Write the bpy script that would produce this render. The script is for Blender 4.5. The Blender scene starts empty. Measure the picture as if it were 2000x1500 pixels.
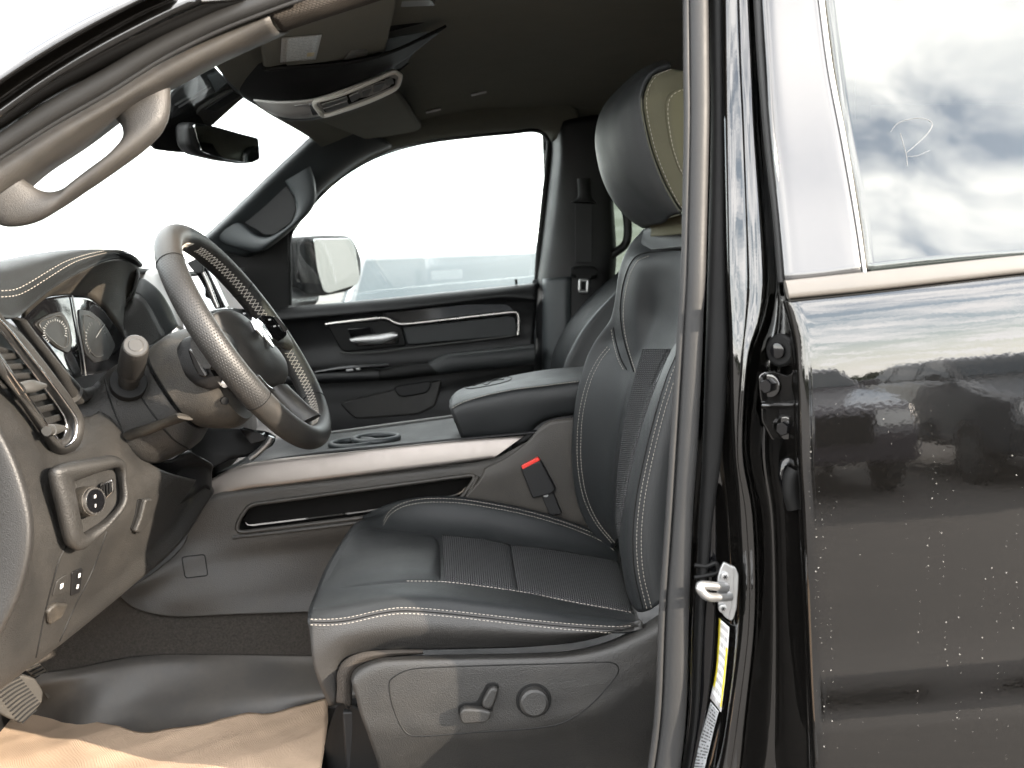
import bpy, bmesh, math, random
from mathutils import Vector, Matrix
from mathutils.bvhtree import BVHTree
random.seed(7)
SC = bpy.context.scene
COL = SC.collection

# ------------------------------------------------------------------ camera
F = 1950.0                      # focal length in pixels of a 2000 x 1500 picture
CAM = Vector((0.0, -1.15, 1.47))
VPX, VPY, ROLL = 930.0, 545.0, math.radians(2.5)
_yc = Vector(((VPX - 1000) / F, (750 - VPY) / F, -1)).normalized()      # world +Y seen by the camera
_xc = Vector((math.cos(ROLL), math.sin(ROLL), 0)); _xc = (_xc - _xc.dot(_yc) * _yc).normalized()
_zc = _xc.cross(_yc)
W2C = Matrix((_xc, _yc, _zc)).transposed()      # world -> camera
C2W = W2C.transposed()
cam_data = bpy.data.cameras.new('camera')
cam = bpy.data.objects.new('camera', cam_data)
COL.objects.link(cam)
cam.matrix_world = Matrix.Translation(CAM) @ C2W.to_4x4()
cam_data.sensor_width = 36.0
cam_data.lens = 36.0 * F / 2000.0
cam_data.clip_start = 0.02
cam_data.clip_end = 3000
cam_data.dof.use_dof = True
cam_data.dof.focus_distance = 1.50
cam_data.dof.aperture_fstop = 6.3
SC.camera = cam

# ------------------------------------------------------------------ light
SUN_DIR = Vector((-0.84, 0.44, -0.27)).normalized()      # the way the light travels
EXPOSURE = 2.45
world = bpy.data.worlds.new('World')
SC.world = world
world.use_nodes = True
wn, wl = world.node_tree.nodes, world.node_tree.links
wn.clear()
def wnode(t, **kw):
    n = wn.new(t)
    for k, v in kw.items(): setattr(n, k, v)
    return n
sky = wnode('ShaderNodeTexSky', sky_type='NISHITA', sun_disc=False)
sky.sun_elevation = math.asin(-SUN_DIR.z)
sky.sun_rotation = math.atan2(-SUN_DIR.x, -SUN_DIR.y)
sky.air_density, sky.dust_density = 1.0, 0.4
tc = wnode('ShaderNodeTexCoord')
sep = wnode('ShaderNodeSeparateXYZ')
wl.new(tc.outputs['Generated'], sep.inputs[0])
def wmath(op, a, b=None):
    n = wnode('ShaderNodeMath', operation=op)
    for i, v in enumerate((a, b)):
        if v is None: continue
        if isinstance(v, (int, float)): n.inputs[i].default_value = v
        else: wl.new(v, n.inputs[i])
    return n.outputs[0]
zz = wmath('ADD', wmath('MAXIMUM', sep.outputs[2], 0.0), 0.16)
comb = wnode('ShaderNodeCombineXYZ')
wl.new(wmath('DIVIDE', sep.outputs[0], zz), comb.inputs[0])
wl.new(wmath('DIVIDE', sep.outputs[1], zz), comb.inputs[1])
cn = wnode('ShaderNodeTexNoise'); cn.inputs['Scale'].default_value = 2.6
cn.inputs['Detail'].default_value = 9; cn.inputs['Roughness'].default_value = 0.58; cn.inputs['Distortion'].default_value = 0.5
wmap = wnode('ShaderNodeMapping'); wmap.inputs['Scale'].default_value = (0.8, 1.7, 1); wmap.inputs['Location'].default_value = (5.3, 0.4, 0); wmap.inputs['Rotation'].default_value = (0, 0, .3)
wl.new(comb.outputs[0], wmap.inputs['Vector']); wl.new(wmap.outputs[0], cn.inputs['Vector'])
cr = wnode('ShaderNodeValToRGB')
cr.color_ramp.elements[0].color = (.20, .20, .20, 1); cr.color_ramp.elements[0].position = 0.38; cr.color_ramp.elements[1].position = 0.60
wl.new(cn.outputs['Fac'], cr.inputs[0])
cmix = wnode('ShaderNodeMix', data_type='RGBA')
hz = wnode('ShaderNodeMapRange'); hz.inputs['From Min'].default_value = .0; hz.inputs['From Max'].default_value = .16; hz.inputs['To Min'].default_value = .85; hz.inputs['To Max'].default_value = .0
wl.new(sep.outputs[2], hz.inputs['Value'])      # pale haze towards the horizon, all round
wl.new(wmath('MAXIMUM', cr.outputs['Color'], hz.outputs[0]), cmix.inputs['Factor'])
wl.new(sky.outputs[0], cmix.inputs['A'])
cmix.inputs['B'].default_value = (14.0, 13.7, 13.4, 1)
bg = wnode('ShaderNodeBackground'); bg.inputs['Strength'].default_value = 0.13
wl.new(cmix.outputs['Result'], bg.inputs['Color'])
wo = wnode('ShaderNodeOutputWorld'); wl.new(bg.outputs[0], wo.inputs['Surface'])
sun_data = bpy.data.lights.new('sun', 'SUN')
sun_data.energy = 3.6; sun_data.angle = math.radians(0.55); sun_data.color = (1.0, 0.87, 0.72)
sun = bpy.data.objects.new('sun', sun_data)
sun.rotation_euler = SUN_DIR.to_track_quat('-Z', 'Y').to_euler()
sun.location = (3, -4, 8)
COL.objects.link(sun)
vs = SC.view_settings
vs.view_transform = 'Standard'; vs.look = 'None'; vs.exposure = EXPOSURE; vs.gamma = 1; vs.use_curve_mapping = False
SC.cycles.use_denoising = True
SC.cycles.max_bounces = 7; SC.cycles.diffuse_bounces = 4; SC.cycles.glossy_bounces = 4; SC.cycles.transmission_bounces = 2; SC.cycles.transparent_max_bounces = 10
SC.cycles.caustics_reflective = False; SC.cycles.caustics_refractive = False
SC.cycles.use_adaptive_sampling = True; SC.cycles.adaptive_threshold = .02
SC.cycles.sample_clamp_indirect = 6

# ------------------------------------------------------------------ projection helpers
def ray(px, py):
    return C2W @ Vector(((px - 1000) / F, (750 - py) / F, -1))
def AT(px, py, Y):                       # the point at depth Y (metres across the cab)
    d = ray(px, py); return CAM + d * ((Y - CAM.y) / d.y)
def AX(px, py, X):
    d = ray(px, py); return CAM + d * ((X - CAM.x) / d.x)
def AZ(px, py, Z):                       # Z relative to the eye height
    d = ray(px, py); return CAM + d * (Z / d.z)
def plane_of(a, b, c):
    n = (b - a).cross(c - a).normalized()
    def f(px, py):
        d = ray(px, py); return CAM + d * ((a - CAM).dot(n) / d.dot(n))
    return f
def proj(p):
    q = W2C @ (p - CAM); return (1000 - F * q.x / q.z, 750 + F * q.y / q.z)
def poly_depth(px, py, poly):            # pixels inside the outline, 0 outside
    inside = False; best = 1e9; n = len(poly)
    for i in range(n):
        x0, y0 = poly[i][:2]; x1, y1 = poly[(i + 1) % n][:2]
        if (y0 > py) != (y1 > py) and px < (x1 - x0) * (py - y0) / (y1 - y0) + x0: inside = not inside
        dx, dy = x1 - x0, y1 - y0; t = max(0, min(1, ((px - x0) * dx + (py - y0) * dy) / (dx * dx + dy * dy + 1e-9)))
        best = min(best, math.hypot(px - x0 - t * dx, py - y0 - t * dy))
    return best if inside else 0.0
def V(p): return p.copy() if isinstance(p, Vector) else AT(*p)
def crop(ox, oy, s):
    def f(*pts, Y=None, Z=None):
        out = []
        n = len(pts)
        for i, p in enumerate(pts):
            x, y = ox + p[0] * s, oy + p[1] * s
            if Z is not None: out.append(AZ(x, y, Z)); continue
            if len(p) > 2: yy = p[2]
            elif isinstance(Y, (list, tuple)):
                if len(Y) == n: yy = Y[i]
                else: yy = Y[0] + (Y[1] - Y[0]) * i / max(1, n - 1)
            else: yy = Y
            out.append((x, y, yy))
        return out
    return f
c1 = crop(0, 0, .35); c2 = crop(400, 0, .35); c3 = crop(0, 450, .35); c4 = crop(0, 900, .4)
c5 = crop(500, 430, .35); c6 = crop(1050, 50, .4335); c7 = crop(1050, 650, .4); c8 = crop(580, 950, .41)
r1 = crop(1300, 0, .4); r2 = crop(1300, 500, .3667); r3 = crop(1250, 1000, .375)
full = crop(0, 0, 1.0)
def down(pts):                            # carry a windshield pillar line on to the cowl, out of the picture
    p, q = V(pts[0]), V(pts[1]); d = (p - q).normalized()
    return [p + d * .13] + [V(r) for r in pts]
def yset(pts, Y):
    n = len(pts)
    if isinstance(Y, (list, tuple)):
        if len(Y) == 2 and n != 2: return [(p[0], p[1], Y[0] + (Y[1] - Y[0]) * i / (n - 1)) for i, p in enumerate(pts)]
        return [(p[0], p[1], Y[i]) for i, p in enumerate(pts)]
    return [(p[0], p[1], Y) for p in pts]
def shift(pts, dx=0, dy=0, dz=0): return [V(p) + Vector((dx, dy, dz)) for p in pts]

# ------------------------------------------------------------------ materials
MATS = {}
def nodes_of(name):
    m = bpy.data.materials.new(name); m.use_nodes = True
    nt = m.node_tree; nt.nodes.clear()
    return m, nt
def material(name, base, rough=0.5, metal=0.0, spec=0.5, bump=None, vary=0.25, vscale=18, coat=0.0, dust=0.0, pattern=None, rvary=0.12, sheen=0.0):
    """Principled surface: noise varied colour and gloss, fine relief; pattern adds a UV pattern (weave, holes, ribs, crepe)."""
    m, nt = nodes_of(name)
    N, L = nt.nodes, nt.links
    out = N.new('ShaderNodeOutputMaterial'); b = N.new('ShaderNodeBsdfPrincipled')
    L.new(b.outputs[0], out.inputs[0])
    b.inputs['Roughness'].default_value = rough; b.inputs['Metallic'].default_value = metal
    b.inputs['Specular IOR Level'].default_value = spec
    if coat: b.inputs['Coat Weight'].default_value = coat; b.inputs['Coat Roughness'].default_value = 0.02
    if sheen: b.inputs['Sheen Weight'].default_value = sheen
    t = N.new('ShaderNodeTexCoord')
    n1 = N.new('ShaderNodeTexNoise'); n1.inputs['Scale'].default_value = vscale; n1.inputs['Detail'].default_value = 6; n1.inputs['Roughness'].default_value = 0.65
    L.new(t.outputs['Object'], n1.inputs['Vector'])
    mx = N.new('ShaderNodeMix'); mx.data_type = 'RGBA'
    lo = tuple(c * (1 - vary) for c in base); hi = tuple(min(1, c * (1 + vary)) for c in base)
    mx.inputs['A'].default_value = (*lo, 1); mx.inputs['B'].default_value = (*hi, 1)
    L.new(n1.outputs['Fac'], mx.inputs['Factor'])
    col = mx.outputs['Result']
    mr = N.new('ShaderNodeMapRange'); mr.inputs['To Min'].default_value = max(0.0, rough - rvary); mr.inputs['To Max'].default_value = min(1, rough + rvary)
    L.new(n1.outputs['Fac'], mr.inputs['Value']); L.new(mr.outputs[0], b.inputs['Roughness'])
    if dust:
        n2 = N.new('ShaderNodeTexNoise'); n2.inputs['Scale'].default_value = 9; n2.inputs['Detail'].default_value = 9; n2.inputs['Roughness'].default_value = 0.75
        L.new(t.outputs['Object'], n2.inputs['Vector'])
        rr = N.new('ShaderNodeValToRGB'); rr.color_ramp.elements[0].position = .42; rr.color_ramp.elements[1].position = .75
        rr.color_ramp.elements[1].color = (dust, dust, dust, 1)
        L.new(n2.outputs['Fac'], rr.inputs[0])
        md = N.new('ShaderNodeMix'); md.data_type = 'RGBA'; md.inputs['B'].default_value = (.22, .18, .13, 1)
        L.new(rr.outputs['Color'], md.inputs['Factor']); L.new(col, md.inputs['A']); col = md.outputs['Result']
    height = None
    if bump:
        kind, sc, st = bump
        if kind == 'grain':
            v = N.new('ShaderNodeTexVoronoi'); v.inputs['Scale'].default_value = sc; v.feature = 'F1'
            L.new(t.outputs['Object'], v.inputs['Vector']); height = v.outputs['Distance']
        else:
            v = N.new('ShaderNodeTexNoise'); v.inputs['Scale'].default_value = sc; v.inputs['Detail'].default_value = 4
            L.new(t.outputs['Object'], v.inputs['Vector']); height = v.outputs['Fac']
        bn = N.new('ShaderNodeBump'); bn.inputs['Strength'].default_value = st; bn.inputs['Distance'].default_value = 0.001
        L.new(height, bn.inputs['Height'])
        norm = bn.outputs[0]
    else: norm = None
    if pattern:
        kind, sc, st, c_lo = pattern
        uv = N.new('ShaderNodeSeparateXYZ'); L.new(t.outputs['UV'], uv.inputs[0])
        def M(op, a, bb=None, c=None):
            q = N.new('ShaderNodeMath'); q.operation = op
            for i, vv in enumerate((a, bb, c)):
                if vv is None: continue
                if isinstance(vv, (int, float)): q.inputs[i].default_value = vv
                else: L.new(vv, q.inputs[i])
            return q.outputs[0]
        u = M('MULTIPLY', uv.outputs[0], sc); w = M('MULTIPLY', uv.outputs[1], sc)
        if kind == 'weave':
            row = M('FLOOR', w)
            fu = M('FRACT', M('ADD', M('MULTIPLY', u, 0.5), M('MULTIPLY', row, 0.5)))
            fw = M('FRACT', w)
            a = M('SINE', M('MULTIPLY', fu, math.pi)); c_ = M('SINE', M('MULTIPLY', fw, math.pi))
            h = M('MULTIPLY', M('POWER', a, 0.6), M('POWER', c_, 0.6))
        elif kind == 'holes':
            row = M('FLOOR', w)
            fu = M('SUBTRACT', M('FRACT', M('ADD', u, M('MULTIPLY', row, 0.5))), 0.5); fw = M('SUBTRACT', M('FRACT', w), 0.5)
            d = M('SQRT', M('ADD', M('MULTIPLY', fu, fu), M('MULTIPLY', fw, fw)))
            h = M('SMOOTH_MIN', M('MULTIPLY', d, 4.0), 1.0, 0.2)
        elif kind == 'ribs':
            h = M('ABSOLUTE', M('SINE', M('MULTIPLY', w, math.pi)))
        elif kind == 'twill':
            h = M('ABSOLUTE', M('SINE', M('MULTIPLY', M('ADD', u, w), math.pi)))
        elif kind == 'crepe':
            wob = N.new('ShaderNodeTexNoise'); wob.inputs['Scale'].default_value = 14; L.new(t.outputs['UV'], wob.inputs['Vector'])
            h = M('ABSOLUTE', M('SINE', M('MULTIPLY', M('ADD', M('ADD', u, M('MULTIPLY', w, 0.25)), M('MULTIPLY', wob.outputs['Fac'], 6.0)), math.pi)))
        mp = N.new('ShaderNodeMix'); mp.data_type = 'RGBA'; mp.inputs['A'].default_value = (*c_lo, 1)
        L.new(h, mp.inputs['Factor']); L.new(col, mp.inputs['B']); col = mp.outputs['Result']
        b2 = N.new('ShaderNodeBump'); b2.inputs['Strength'].default_value = st; b2.inputs['Distance'].default_value = 0.002
        L.new(h, b2.inputs['Height'])
        if norm is not None: L.new(norm, b2.inputs['Normal'])
        norm = b2.outputs[0]
    L.new(col, b.inputs['Base Color'])
    if norm is not None: L.new(norm, b.inputs['Normal'])
    MATS[name] = m
    return m
def glass(name, tint=(1, 1, 1), refl=1.0, haze=0.0, f0=.04):
    m, nt = nodes_of(name); N, L = nt.nodes, nt.links
    out = N.new('ShaderNodeOutputMaterial')
    tr = N.new('ShaderNodeBsdfTransparent'); tr.inputs[0].default_value = (*tint, 1)
    gl = N.new('ShaderNodeBsdfGlossy'); gl.inputs['Roughness'].default_value = 0.0; gl.inputs['Color'].default_value = (refl, refl, refl, 1)
    lw = N.new('ShaderNodeLayerWeight'); lw.inputs['Blend'].default_value = 0.5
    pw = N.new('ShaderNodeMath'); pw.operation = 'POWER'; pw.inputs[1].default_value = 5.0; L.new(lw.outputs['Facing'], pw.inputs[0])
    fr = N.new('ShaderNodeMath'); fr.operation = 'MULTIPLY_ADD'; fr.inputs[1].default_value = 1 - f0; fr.inputs[2].default_value = f0; L.new(pw.outputs[0], fr.inputs[0])
    mx = N.new('ShaderNodeMixShader'); L.new(fr.outputs[0], mx.inputs[0]); L.new(tr.outputs[0], mx.inputs[1]); L.new(gl.outputs[0], mx.inputs[2])
    last = mx.outputs[0]
    if haze:
        df = N.new('ShaderNodeBsdfDiffuse'); df.inputs[0].default_value = (.75, .77, .78, 1)
        t = N.new('ShaderNodeTexCoord'); ns = N.new('ShaderNodeTexNoise'); ns.inputs['Scale'].default_value = 6; ns.inputs['Detail'].default_value = 8
        L.new(t.outputs['Object'], ns.inputs['Vector'])
        k = N.new('ShaderNodeMath'); k.operation = 'MULTIPLY'; k.inputs[1].default_value = haze * 2; L.new(ns.outputs['Fac'], k.inputs[0])
        m2 = N.new('ShaderNodeMixShader'); L.new(k.outputs[0], m2.inputs[0]); L.new(last, m2.inputs[1]); L.new(df.outputs[0], m2.inputs[2]); last = m2.outputs[0]
    L.new(last, out.inputs[0]); MATS[name] = m
    return m

material('leather', (.0125, .0138, .0146), .50, bump=('grain', 900, .25), vary=.12, spec=.33)  # bluish base carries the tint of reflected sky
material('leather_side', (.019, .018, .017), .50, bump=('grain', 650, .35), vary=.15, pattern=('twill', 600, .10, (.014, .0135, .013)))
material('leather_perforated', (.0165, .016, .0155), .46, bump=('grain', 900, .2), vary=.12, pattern=('holes', 260, .5, (.006, .006, .006)))
material('leather_wheel', (.0135, .013, .0125), .50, bump=('grain', 800, .25), vary=.15, dust=.10)
material('mesh_cloth', (.060, .061, .063), .85, vary=.2, pattern=('weave', 290, 1.0, (.004, .004, .0045)), spec=.2)
material('cloth_side_sunlit', (.095, .090, .060), .8, vary=.12, pattern=('twill', 480, .3, (.070, .067, .045)), spec=.2)  # pale olive: sunlight through tinted glass put into the base colour
material('console_plastic', (.027, .0245, .0215), .52, spec=.4, bump=('grain', 620, .3), vary=.15, dust=.05)
material('plastic', (.0148, .0143, .0136), .50, spec=.42, bump=('grain', 560, .4), vary=.16, dust=.03)
material('plastic_dusty', (.019, .017, .0145), .55, spec=.4, bump=('grain', 600, .3), vary=.25, dust=.22)
material('plastic_dark', (.0062, .0062, .0066), .5, spec=.30, bump=('grain', 700, .25), vary=.2)
material('plastic_black', (.004, .004, .004), .6, spec=.2, vary=.2)
material('gloss_black', (.004, .004, .0045), .07, spec=.5, vary=.1, rvary=.03)
material('rubber', (.015, .015, .0152), .58, spec=.35, bump=('noise', 300, .2), vary=.15)
material('rubber_dark', (.006, .006, .006), .6, spec=.15, vary=.2)
material('pillar_trim', (.030, .028, .026), .55, bump=('grain', 800, .35), vary=.14, dust=.10)
material('pillar_cloth', (.045, .039, .034), .9, vary=.15, pattern=('weave', 420, .4, (.030, .026, .022)), spec=.15)
material('headliner', (.15, .153, .130), .95, bump=('noise', 700, .5), vary=.15, spec=.1, sheen=.1)
material('silver', (.50, .48, .46), .28, metal=1.0, vary=.05)
material('console_trim', (.20, .18, .165), .42, metal=.8, vary=.10, vscale=60)
material('chrome', (.75, .75, .76), .10, metal=1.0, vary=.03, rvary=.04)
material('mirror_glass', (.62, .66, .66), .01, metal=1.0, vary=.01, rvary=.0)
material('satin', (.35, .35, .35), .35, metal=.8, vary=.08)
material('dash_silver', (.45, .44, .43), .4, metal=.3, vary=.05)
material('thread', (.36, .33, .29), .8, vary=.2)
material('carpet', (.036, .032, .028), .95, bump=('noise', 420, 1.0), vary=.75, vscale=260, spec=.05)
material('vinyl', (.050, .046, .042), .58, bump=('noise', 60, .12), vary=.2, dust=.12)
material('paper', (.43, .32, .23), .85, vary=.14, vscale=9, bump=('noise', 120, .3), pattern=('crepe', 430, .35, (.36, .262, .182)), spec=.2)
material('pedal_rubber', (.020, .018, .015), .7, vary=.5, dust=.22, bump=('noise', 300, .4))
material('red_plastic', (.62, .03, .02), .4, vary=.1)
material('gauge_print', (.007, .0065, .006), .4, vary=.5, vscale=40, dust=.03, spec=.3)
material('lens_grey', (.16, .16, .155), .4, vary=.1)
material('bright_trim', (.80, .79, .75), .32, vary=.08)  # pale non-metal: the chrome ring's shine put into its colour
material('far_trim_lit', (.026, .030, .032), .5, bump=('grain', 700, .25), vary=.12, spec=.45)  # lighter and bluer: light off the window glass put into the colour
material('pocket_shade', (.010, .0095, .009), 1.0, vary=.2, spec=.0, rvary=0)  # matte near-black: the pocket's shade is put into its colour
material('tab_grey', (.035, .034, .032), .4, vary=.1)
material('grey_marks', (.45, .45, .44), .5, vary=.1)
material('webbing', (.012, .012, .013), .7, pattern=('ribs', 500, .3, (.008, .008, .008)))
material('applique', (.045, .045, .046), .14, spec=1.0, vary=.1, rvary=.04)
material('belt_molding', (.085, .078, .070), .38, vary=.06, spec=.6)
material('metal_zinc', (.36, .36, .36), .36, metal=.85, vary=.08)
material('asphalt', (.060, .055, .050), .9, bump=('noise', 60, .6), vary=.35, vscale=3)
material('tree_leaf', (.045, .065, .03), .8, vary=.5, vscale=.6)
material('car_white', (.22, .23, .235), .25, coat=.6, vary=.05)
material('car_silver', (.060, .066, .070), .3, metal=.2, coat=.6, vary=.05)
material('car_dark', (.03, .035, .04), .2, coat=.8, vary=.1)
material('car_grey', (.055, .05, .06), .25, coat=.8, vary=.1)
material('car_glass', (.03, .04, .045), .05, spec=.8, vary=.1, rvary=.02)
material('tyre', (.02, .02, .02), .8)
material('tail_light', (.45, .02, .02), .2, vary=.1)
material('water', (.30, .29, .27), .08, spec=1.0, vary=.05, rvary=.04)  # opaque pale base: the glint of the drops is put into the colour
glass('glass_clear', (.97, .99, .98), haze=.004)
glass('glass_side', (.92, .95, .94), haze=.004)
glass('glass_dark', (.22, .24, .22), haze=.004)
glass('glass_privacy', (.50, .53, .49), haze=.003, f0=.09)
def paint():
    m, nt = nodes_of('black_paint'); N, L = nt.nodes, nt.links
    out = N.new('ShaderNodeOutputMaterial'); b = N.new('ShaderNodeBsdfPrincipled'); L.new(b.outputs[0], out.inputs[0])
    t = N.new('ShaderNodeTexCoord'); v = N.new('ShaderNodeTexVoronoi'); v.inputs['Scale'].default_value = 1400
    L.new(t.outputs['Object'], v.inputs['Vector'])
    r = N.new('ShaderNodeValToRGB'); r.color_ramp.elements[0].color = (.0022, .0021, .0020, 1); r.color_ramp.elements[1].color = (.009, .008, .007, 1); r.color_ramp.elements[0].position = .6
    L.new(v.outputs['Color'], r.inputs[0]); L.new(r.outputs[0], b.inputs['Base Color'])
    b.inputs['Roughness'].default_value = .6; b.inputs['Specular IOR Level'].default_value = .0
    b.inputs['Coat Weight'].default_value = 1; b.inputs['Coat Roughness'].default_value = .03; b.inputs['Coat IOR'].default_value = 1.8
    n = N.new('ShaderNodeTexNoise'); n.inputs['Scale'].default_value = 170; n.inputs['Detail'].default_value = 1
    L.new(t.outputs['Object'], n.inputs['Vector'])
    bp = N.new('ShaderNodeBump'); bp.inputs['Strength'].default_value = .03; bp.inputs['Distance'].default_value = .0006
    L.new(n.outputs['Fac'], bp.inputs['Height']); L.new(bp.outputs[0], b.inputs['Coat Normal'])
    MATS['black_paint'] = m
paint()
def print_mat(name, paper, ink, rows, cols, bands=(), accent=(.7, .6, .05), tall=False):
    """Flat print: rows of small text-like marks on a label; bands = (u0, u1, v0, v1) strips in the accent colour."""
    m, nt = nodes_of(name); N, L = nt.nodes, nt.links
    out = N.new('ShaderNodeOutputMaterial'); b = N.new('ShaderNodeBsdfPrincipled'); L.new(b.outputs[0], out.inputs[0]); b.inputs['Roughness'].default_value = .35
    t = N.new('ShaderNodeTexCoord'); s = N.new('ShaderNodeSeparateXYZ'); L.new(t.outputs['UV'], s.inputs[0])
    def M(op, a, bb=None):
        q = N.new('ShaderNodeMath'); q.operation = op
        for i, vv in enumerate((a, bb)):
            if vv is None: continue
            if isinstance(vv, (int, float)): q.inputs[i].default_value = vv
            else: L.new(vv, q.inputs[i])
        return q.outputs[0]
    U, W = (s.outputs[1], s.outputs[0]) if tall else (s.outputs[0], s.outputs[1])
    row = M('FLOOR', M('MULTIPLY', W, rows)); fr = M('FRACT', M('MULTIPLY', W, rows))
    cx = N.new('ShaderNodeCombineXYZ'); L.new(M('MULTIPLY', U, cols), cx.inputs[0]); L.new(M('MULTIPLY', row, 7.31), cx.inputs[1])
    ns = N.new('ShaderNodeTexNoise'); ns.inputs['Scale'].default_value = 1.0; ns.inputs['Detail'].default_value = 2; L.new(cx.outputs[0], ns.inputs['Vector'])
    ink_f = M('MULTIPLY', M('GREATER_THAN', ns.outputs['Fac'], .47), M('MULTIPLY', M('GREATER_THAN', fr, .3), M('LESS_THAN', fr, .8)))
    ink_f = M('MULTIPLY', ink_f, M('MULTIPLY', M('GREATER_THAN', U, .06), M('LESS_THAN', U, .94)))
    mx = N.new('ShaderNodeMix'); mx.data_type = 'RGBA'; mx.inputs['A'].default_value = (*paper, 1); mx.inputs['B'].default_value = (*ink, 1)
    L.new(ink_f, mx.inputs['Factor']); col = mx.outputs['Result']
    for (u0, u1, v0, v1) in bands:
        f = M('MULTIPLY', M('MULTIPLY', M('GREATER_THAN', s.outputs[0], u0), M('LESS_THAN', s.outputs[0], u1)), M('MULTIPLY', M('GREATER_THAN', s.outputs[1], v0), M('LESS_THAN', s.outputs[1], v1)))
        q = N.new('ShaderNodeMix'); q.data_type = 'RGBA'; q.inputs['B'].default_value = (*accent, 1); L.new(f, q.inputs['Factor']); L.new(col, q.inputs['A']); col = q.outputs['Result']
    L.new(col, b.inputs['Base Color']); MATS[name] = m
print_mat('label_white', (.62, .62, .62), (.25, .24, .24), 9, 60, bands=((0.0, .16, .0, .84), (.84, 1.0, .25, .95)), accent=(.55, .46, .02), tall=False)
print_mat('label_grey', (.30, .31, .32), (.05, .05, .05), 22, 9)
print_mat('label_visor', (.42, .42, .40), (.25, .25, .24), 16, 22, bands=((.72, .92, .70, .86),), accent=(.5, .38, .12))

# ------------------------------------------------------------------ object helpers
SURF = {}
def link(name, me, mat, parent=None, smooth=True, angle=35, kind=None, label=None):
    o = bpy.data.objects.new(name, me)
    COL.objects.link(o)
    if mat: me.materials.append(MATS[mat])
    if smooth:
        for p in me.polygons: p.use_smooth = True
        if angle: me.set_sharp_from_angle(angle=math.radians(angle))
    if parent is not None:
        o.parent = parent
        o.matrix_parent_inverse = world_of(parent).inverted()
    if kind: o['kind'] = kind
    if label: o['label'] = label
    return o
def world_of(o):
    m = Matrix.Translation(o.location)
    p = o.parent
    return m if p is None else (world_of(p) @ o.matrix_parent_inverse @ m)
def empty(name, loc, parent=None, label=None, cat=None, group=None):
    o = bpy.data.objects.new(name, None); COL.objects.link(o); o.location = loc
    o.empty_display_size = .1
    if parent is not None:
        o.parent = parent; o.matrix_parent_inverse = world_of(parent).inverted()
    if label: o['label'] = label
    if cat: o['category'] = cat
    if group: o['group'] = group
    return o
def cr_point(p0, p1, p2, p3, t):
    return 0.5 * ((2 * p1) + (p2 - p0) * t + (2 * p0 - 5 * p1 + 4 * p2 - p3) * t * t + (3 * p1 - p0 - 3 * p2 + p3) * t ** 3)
def spline(pts, sub=8, closed=False, lin=False):
    P = [V(p) for p in pts]; n = len(P)
    if n == 1: return P
    out = []
    segs = n if closed else n - 1
    for i in range(segs):
        a, b = P[i % n], P[(i + 1) % n]
        if lin:
            for k in range(sub): out.append(a.lerp(b, k / sub))
            continue
        p0 = P[(i - 1) % n] if (closed or i > 0) else a + (a - b)
        p3 = P[(i + 2) % n] if (closed or i + 2 < n) else b + (b - a)
        # keep tangents tame where spacing is uneven
        d = (b - a).length
        if (a - p0).length > 2.2 * d and d > 1e-6: p0 = a + (p0 - a).normalized() * 2.2 * d
        if (p3 - b).length > 2.2 * d and d > 1e-6: p3 = b + (p3 - b).normalized() * 2.2 * d
        for k in range(sub): out.append(cr_point(p0, a, b, p3, k / sub))
    if not closed: out.append(P[-1])
    return out
def resample(pts, n, closed=False, lin=False):
    s = spline(pts, 10, closed, lin)
    if closed: s = s + [s[0]]
    acc = [0.0]
    for a, b in zip(s, s[1:]): acc.append(acc[-1] + (b - a).length)
    tot = acc[-1] or 1e-9
    out = []; j = 0
    m = n if closed else n - 1
    for i in range(n):
        d = tot * i / m
        while j < len(acc) - 2 and acc[j + 1] < d: j += 1
        seg = acc[j + 1] - acc[j]
        out.append(s[j].lerp(s[j + 1], (d - acc[j]) / seg if seg > 1e-12 else 0))
    return out
def grid_mesh(name, G, closed_u=False, closed_v=False, face_cam=True, caps=False):
    """G[v][u] of Vectors -> mesh with UVs in metres."""
    nv, nu = len(G), len(G[0])
    verts = [p for r in G for p in r]
    faces = []; uvs = []
    ul = [0.0]
    mid = G[nv // 2]
    for i in range(1, nu + 1): ul.append(ul[-1] + (mid[i % nu] - mid[i - 1]).length)
    vl = [0.0]
    for j in range(1, nv + 1): vl.append(vl[-1] + (G[j % nv][nu // 2] - G[j - 1][nu // 2]).length)
    for j in range(nv if closed_v else nv - 1):
        for i in range(nu if closed_u else nu - 1):
            a = j * nu + i; b = j * nu + (i + 1) % nu; c = ((j + 1) % nv) * nu + (i + 1) % nu; d = ((j + 1) % nv) * nu + i
            faces.append((a, b, c, d)); uvs.append(((ul[i], vl[j]), (ul[i + 1], vl[j]), (ul[i + 1], vl[j + 1]), (ul[i], vl[j + 1])))
    if face_cam:
        acc = 0.0
        for f in faces[:: max(1, len(faces) // 400)]:
            p = [verts[k] for k in f]
            nrm = (p[2] - p[0]).cross(p[3] - p[1])
            acc += nrm.dot(CAM - p[0])
        if acc < 0:
            faces = [tuple(reversed(f)) for f in faces]; uvs = [tuple(reversed(u)) for u in uvs]
    if caps:
        faces.append(tuple(range(nu)) if True else ()); uvs.append(tuple((0, 0) for _ in range(nu)))
        faces.append(tuple((nv - 1) * nu + i for i in range(nu))); uvs.append(tuple((0, 0) for _ in range(nu)))
    me = bpy.data.meshes.new(name)
    me.from_pydata([tuple(v) for v in verts], [], faces)
    uvl = me.uv_layers.new(name='UVMap')
    k = 0
    flat = []
    for u in uvs:
        for q in u: flat.extend(q)
    uvl.data.foreach_set('uv', flat)
    return me
def thicken(o, t, offset=-1):
    md = o.modifiers.new('thickness', 'SOLIDIFY'); md.thickness = t; md.offset = offset
    return o
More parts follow.
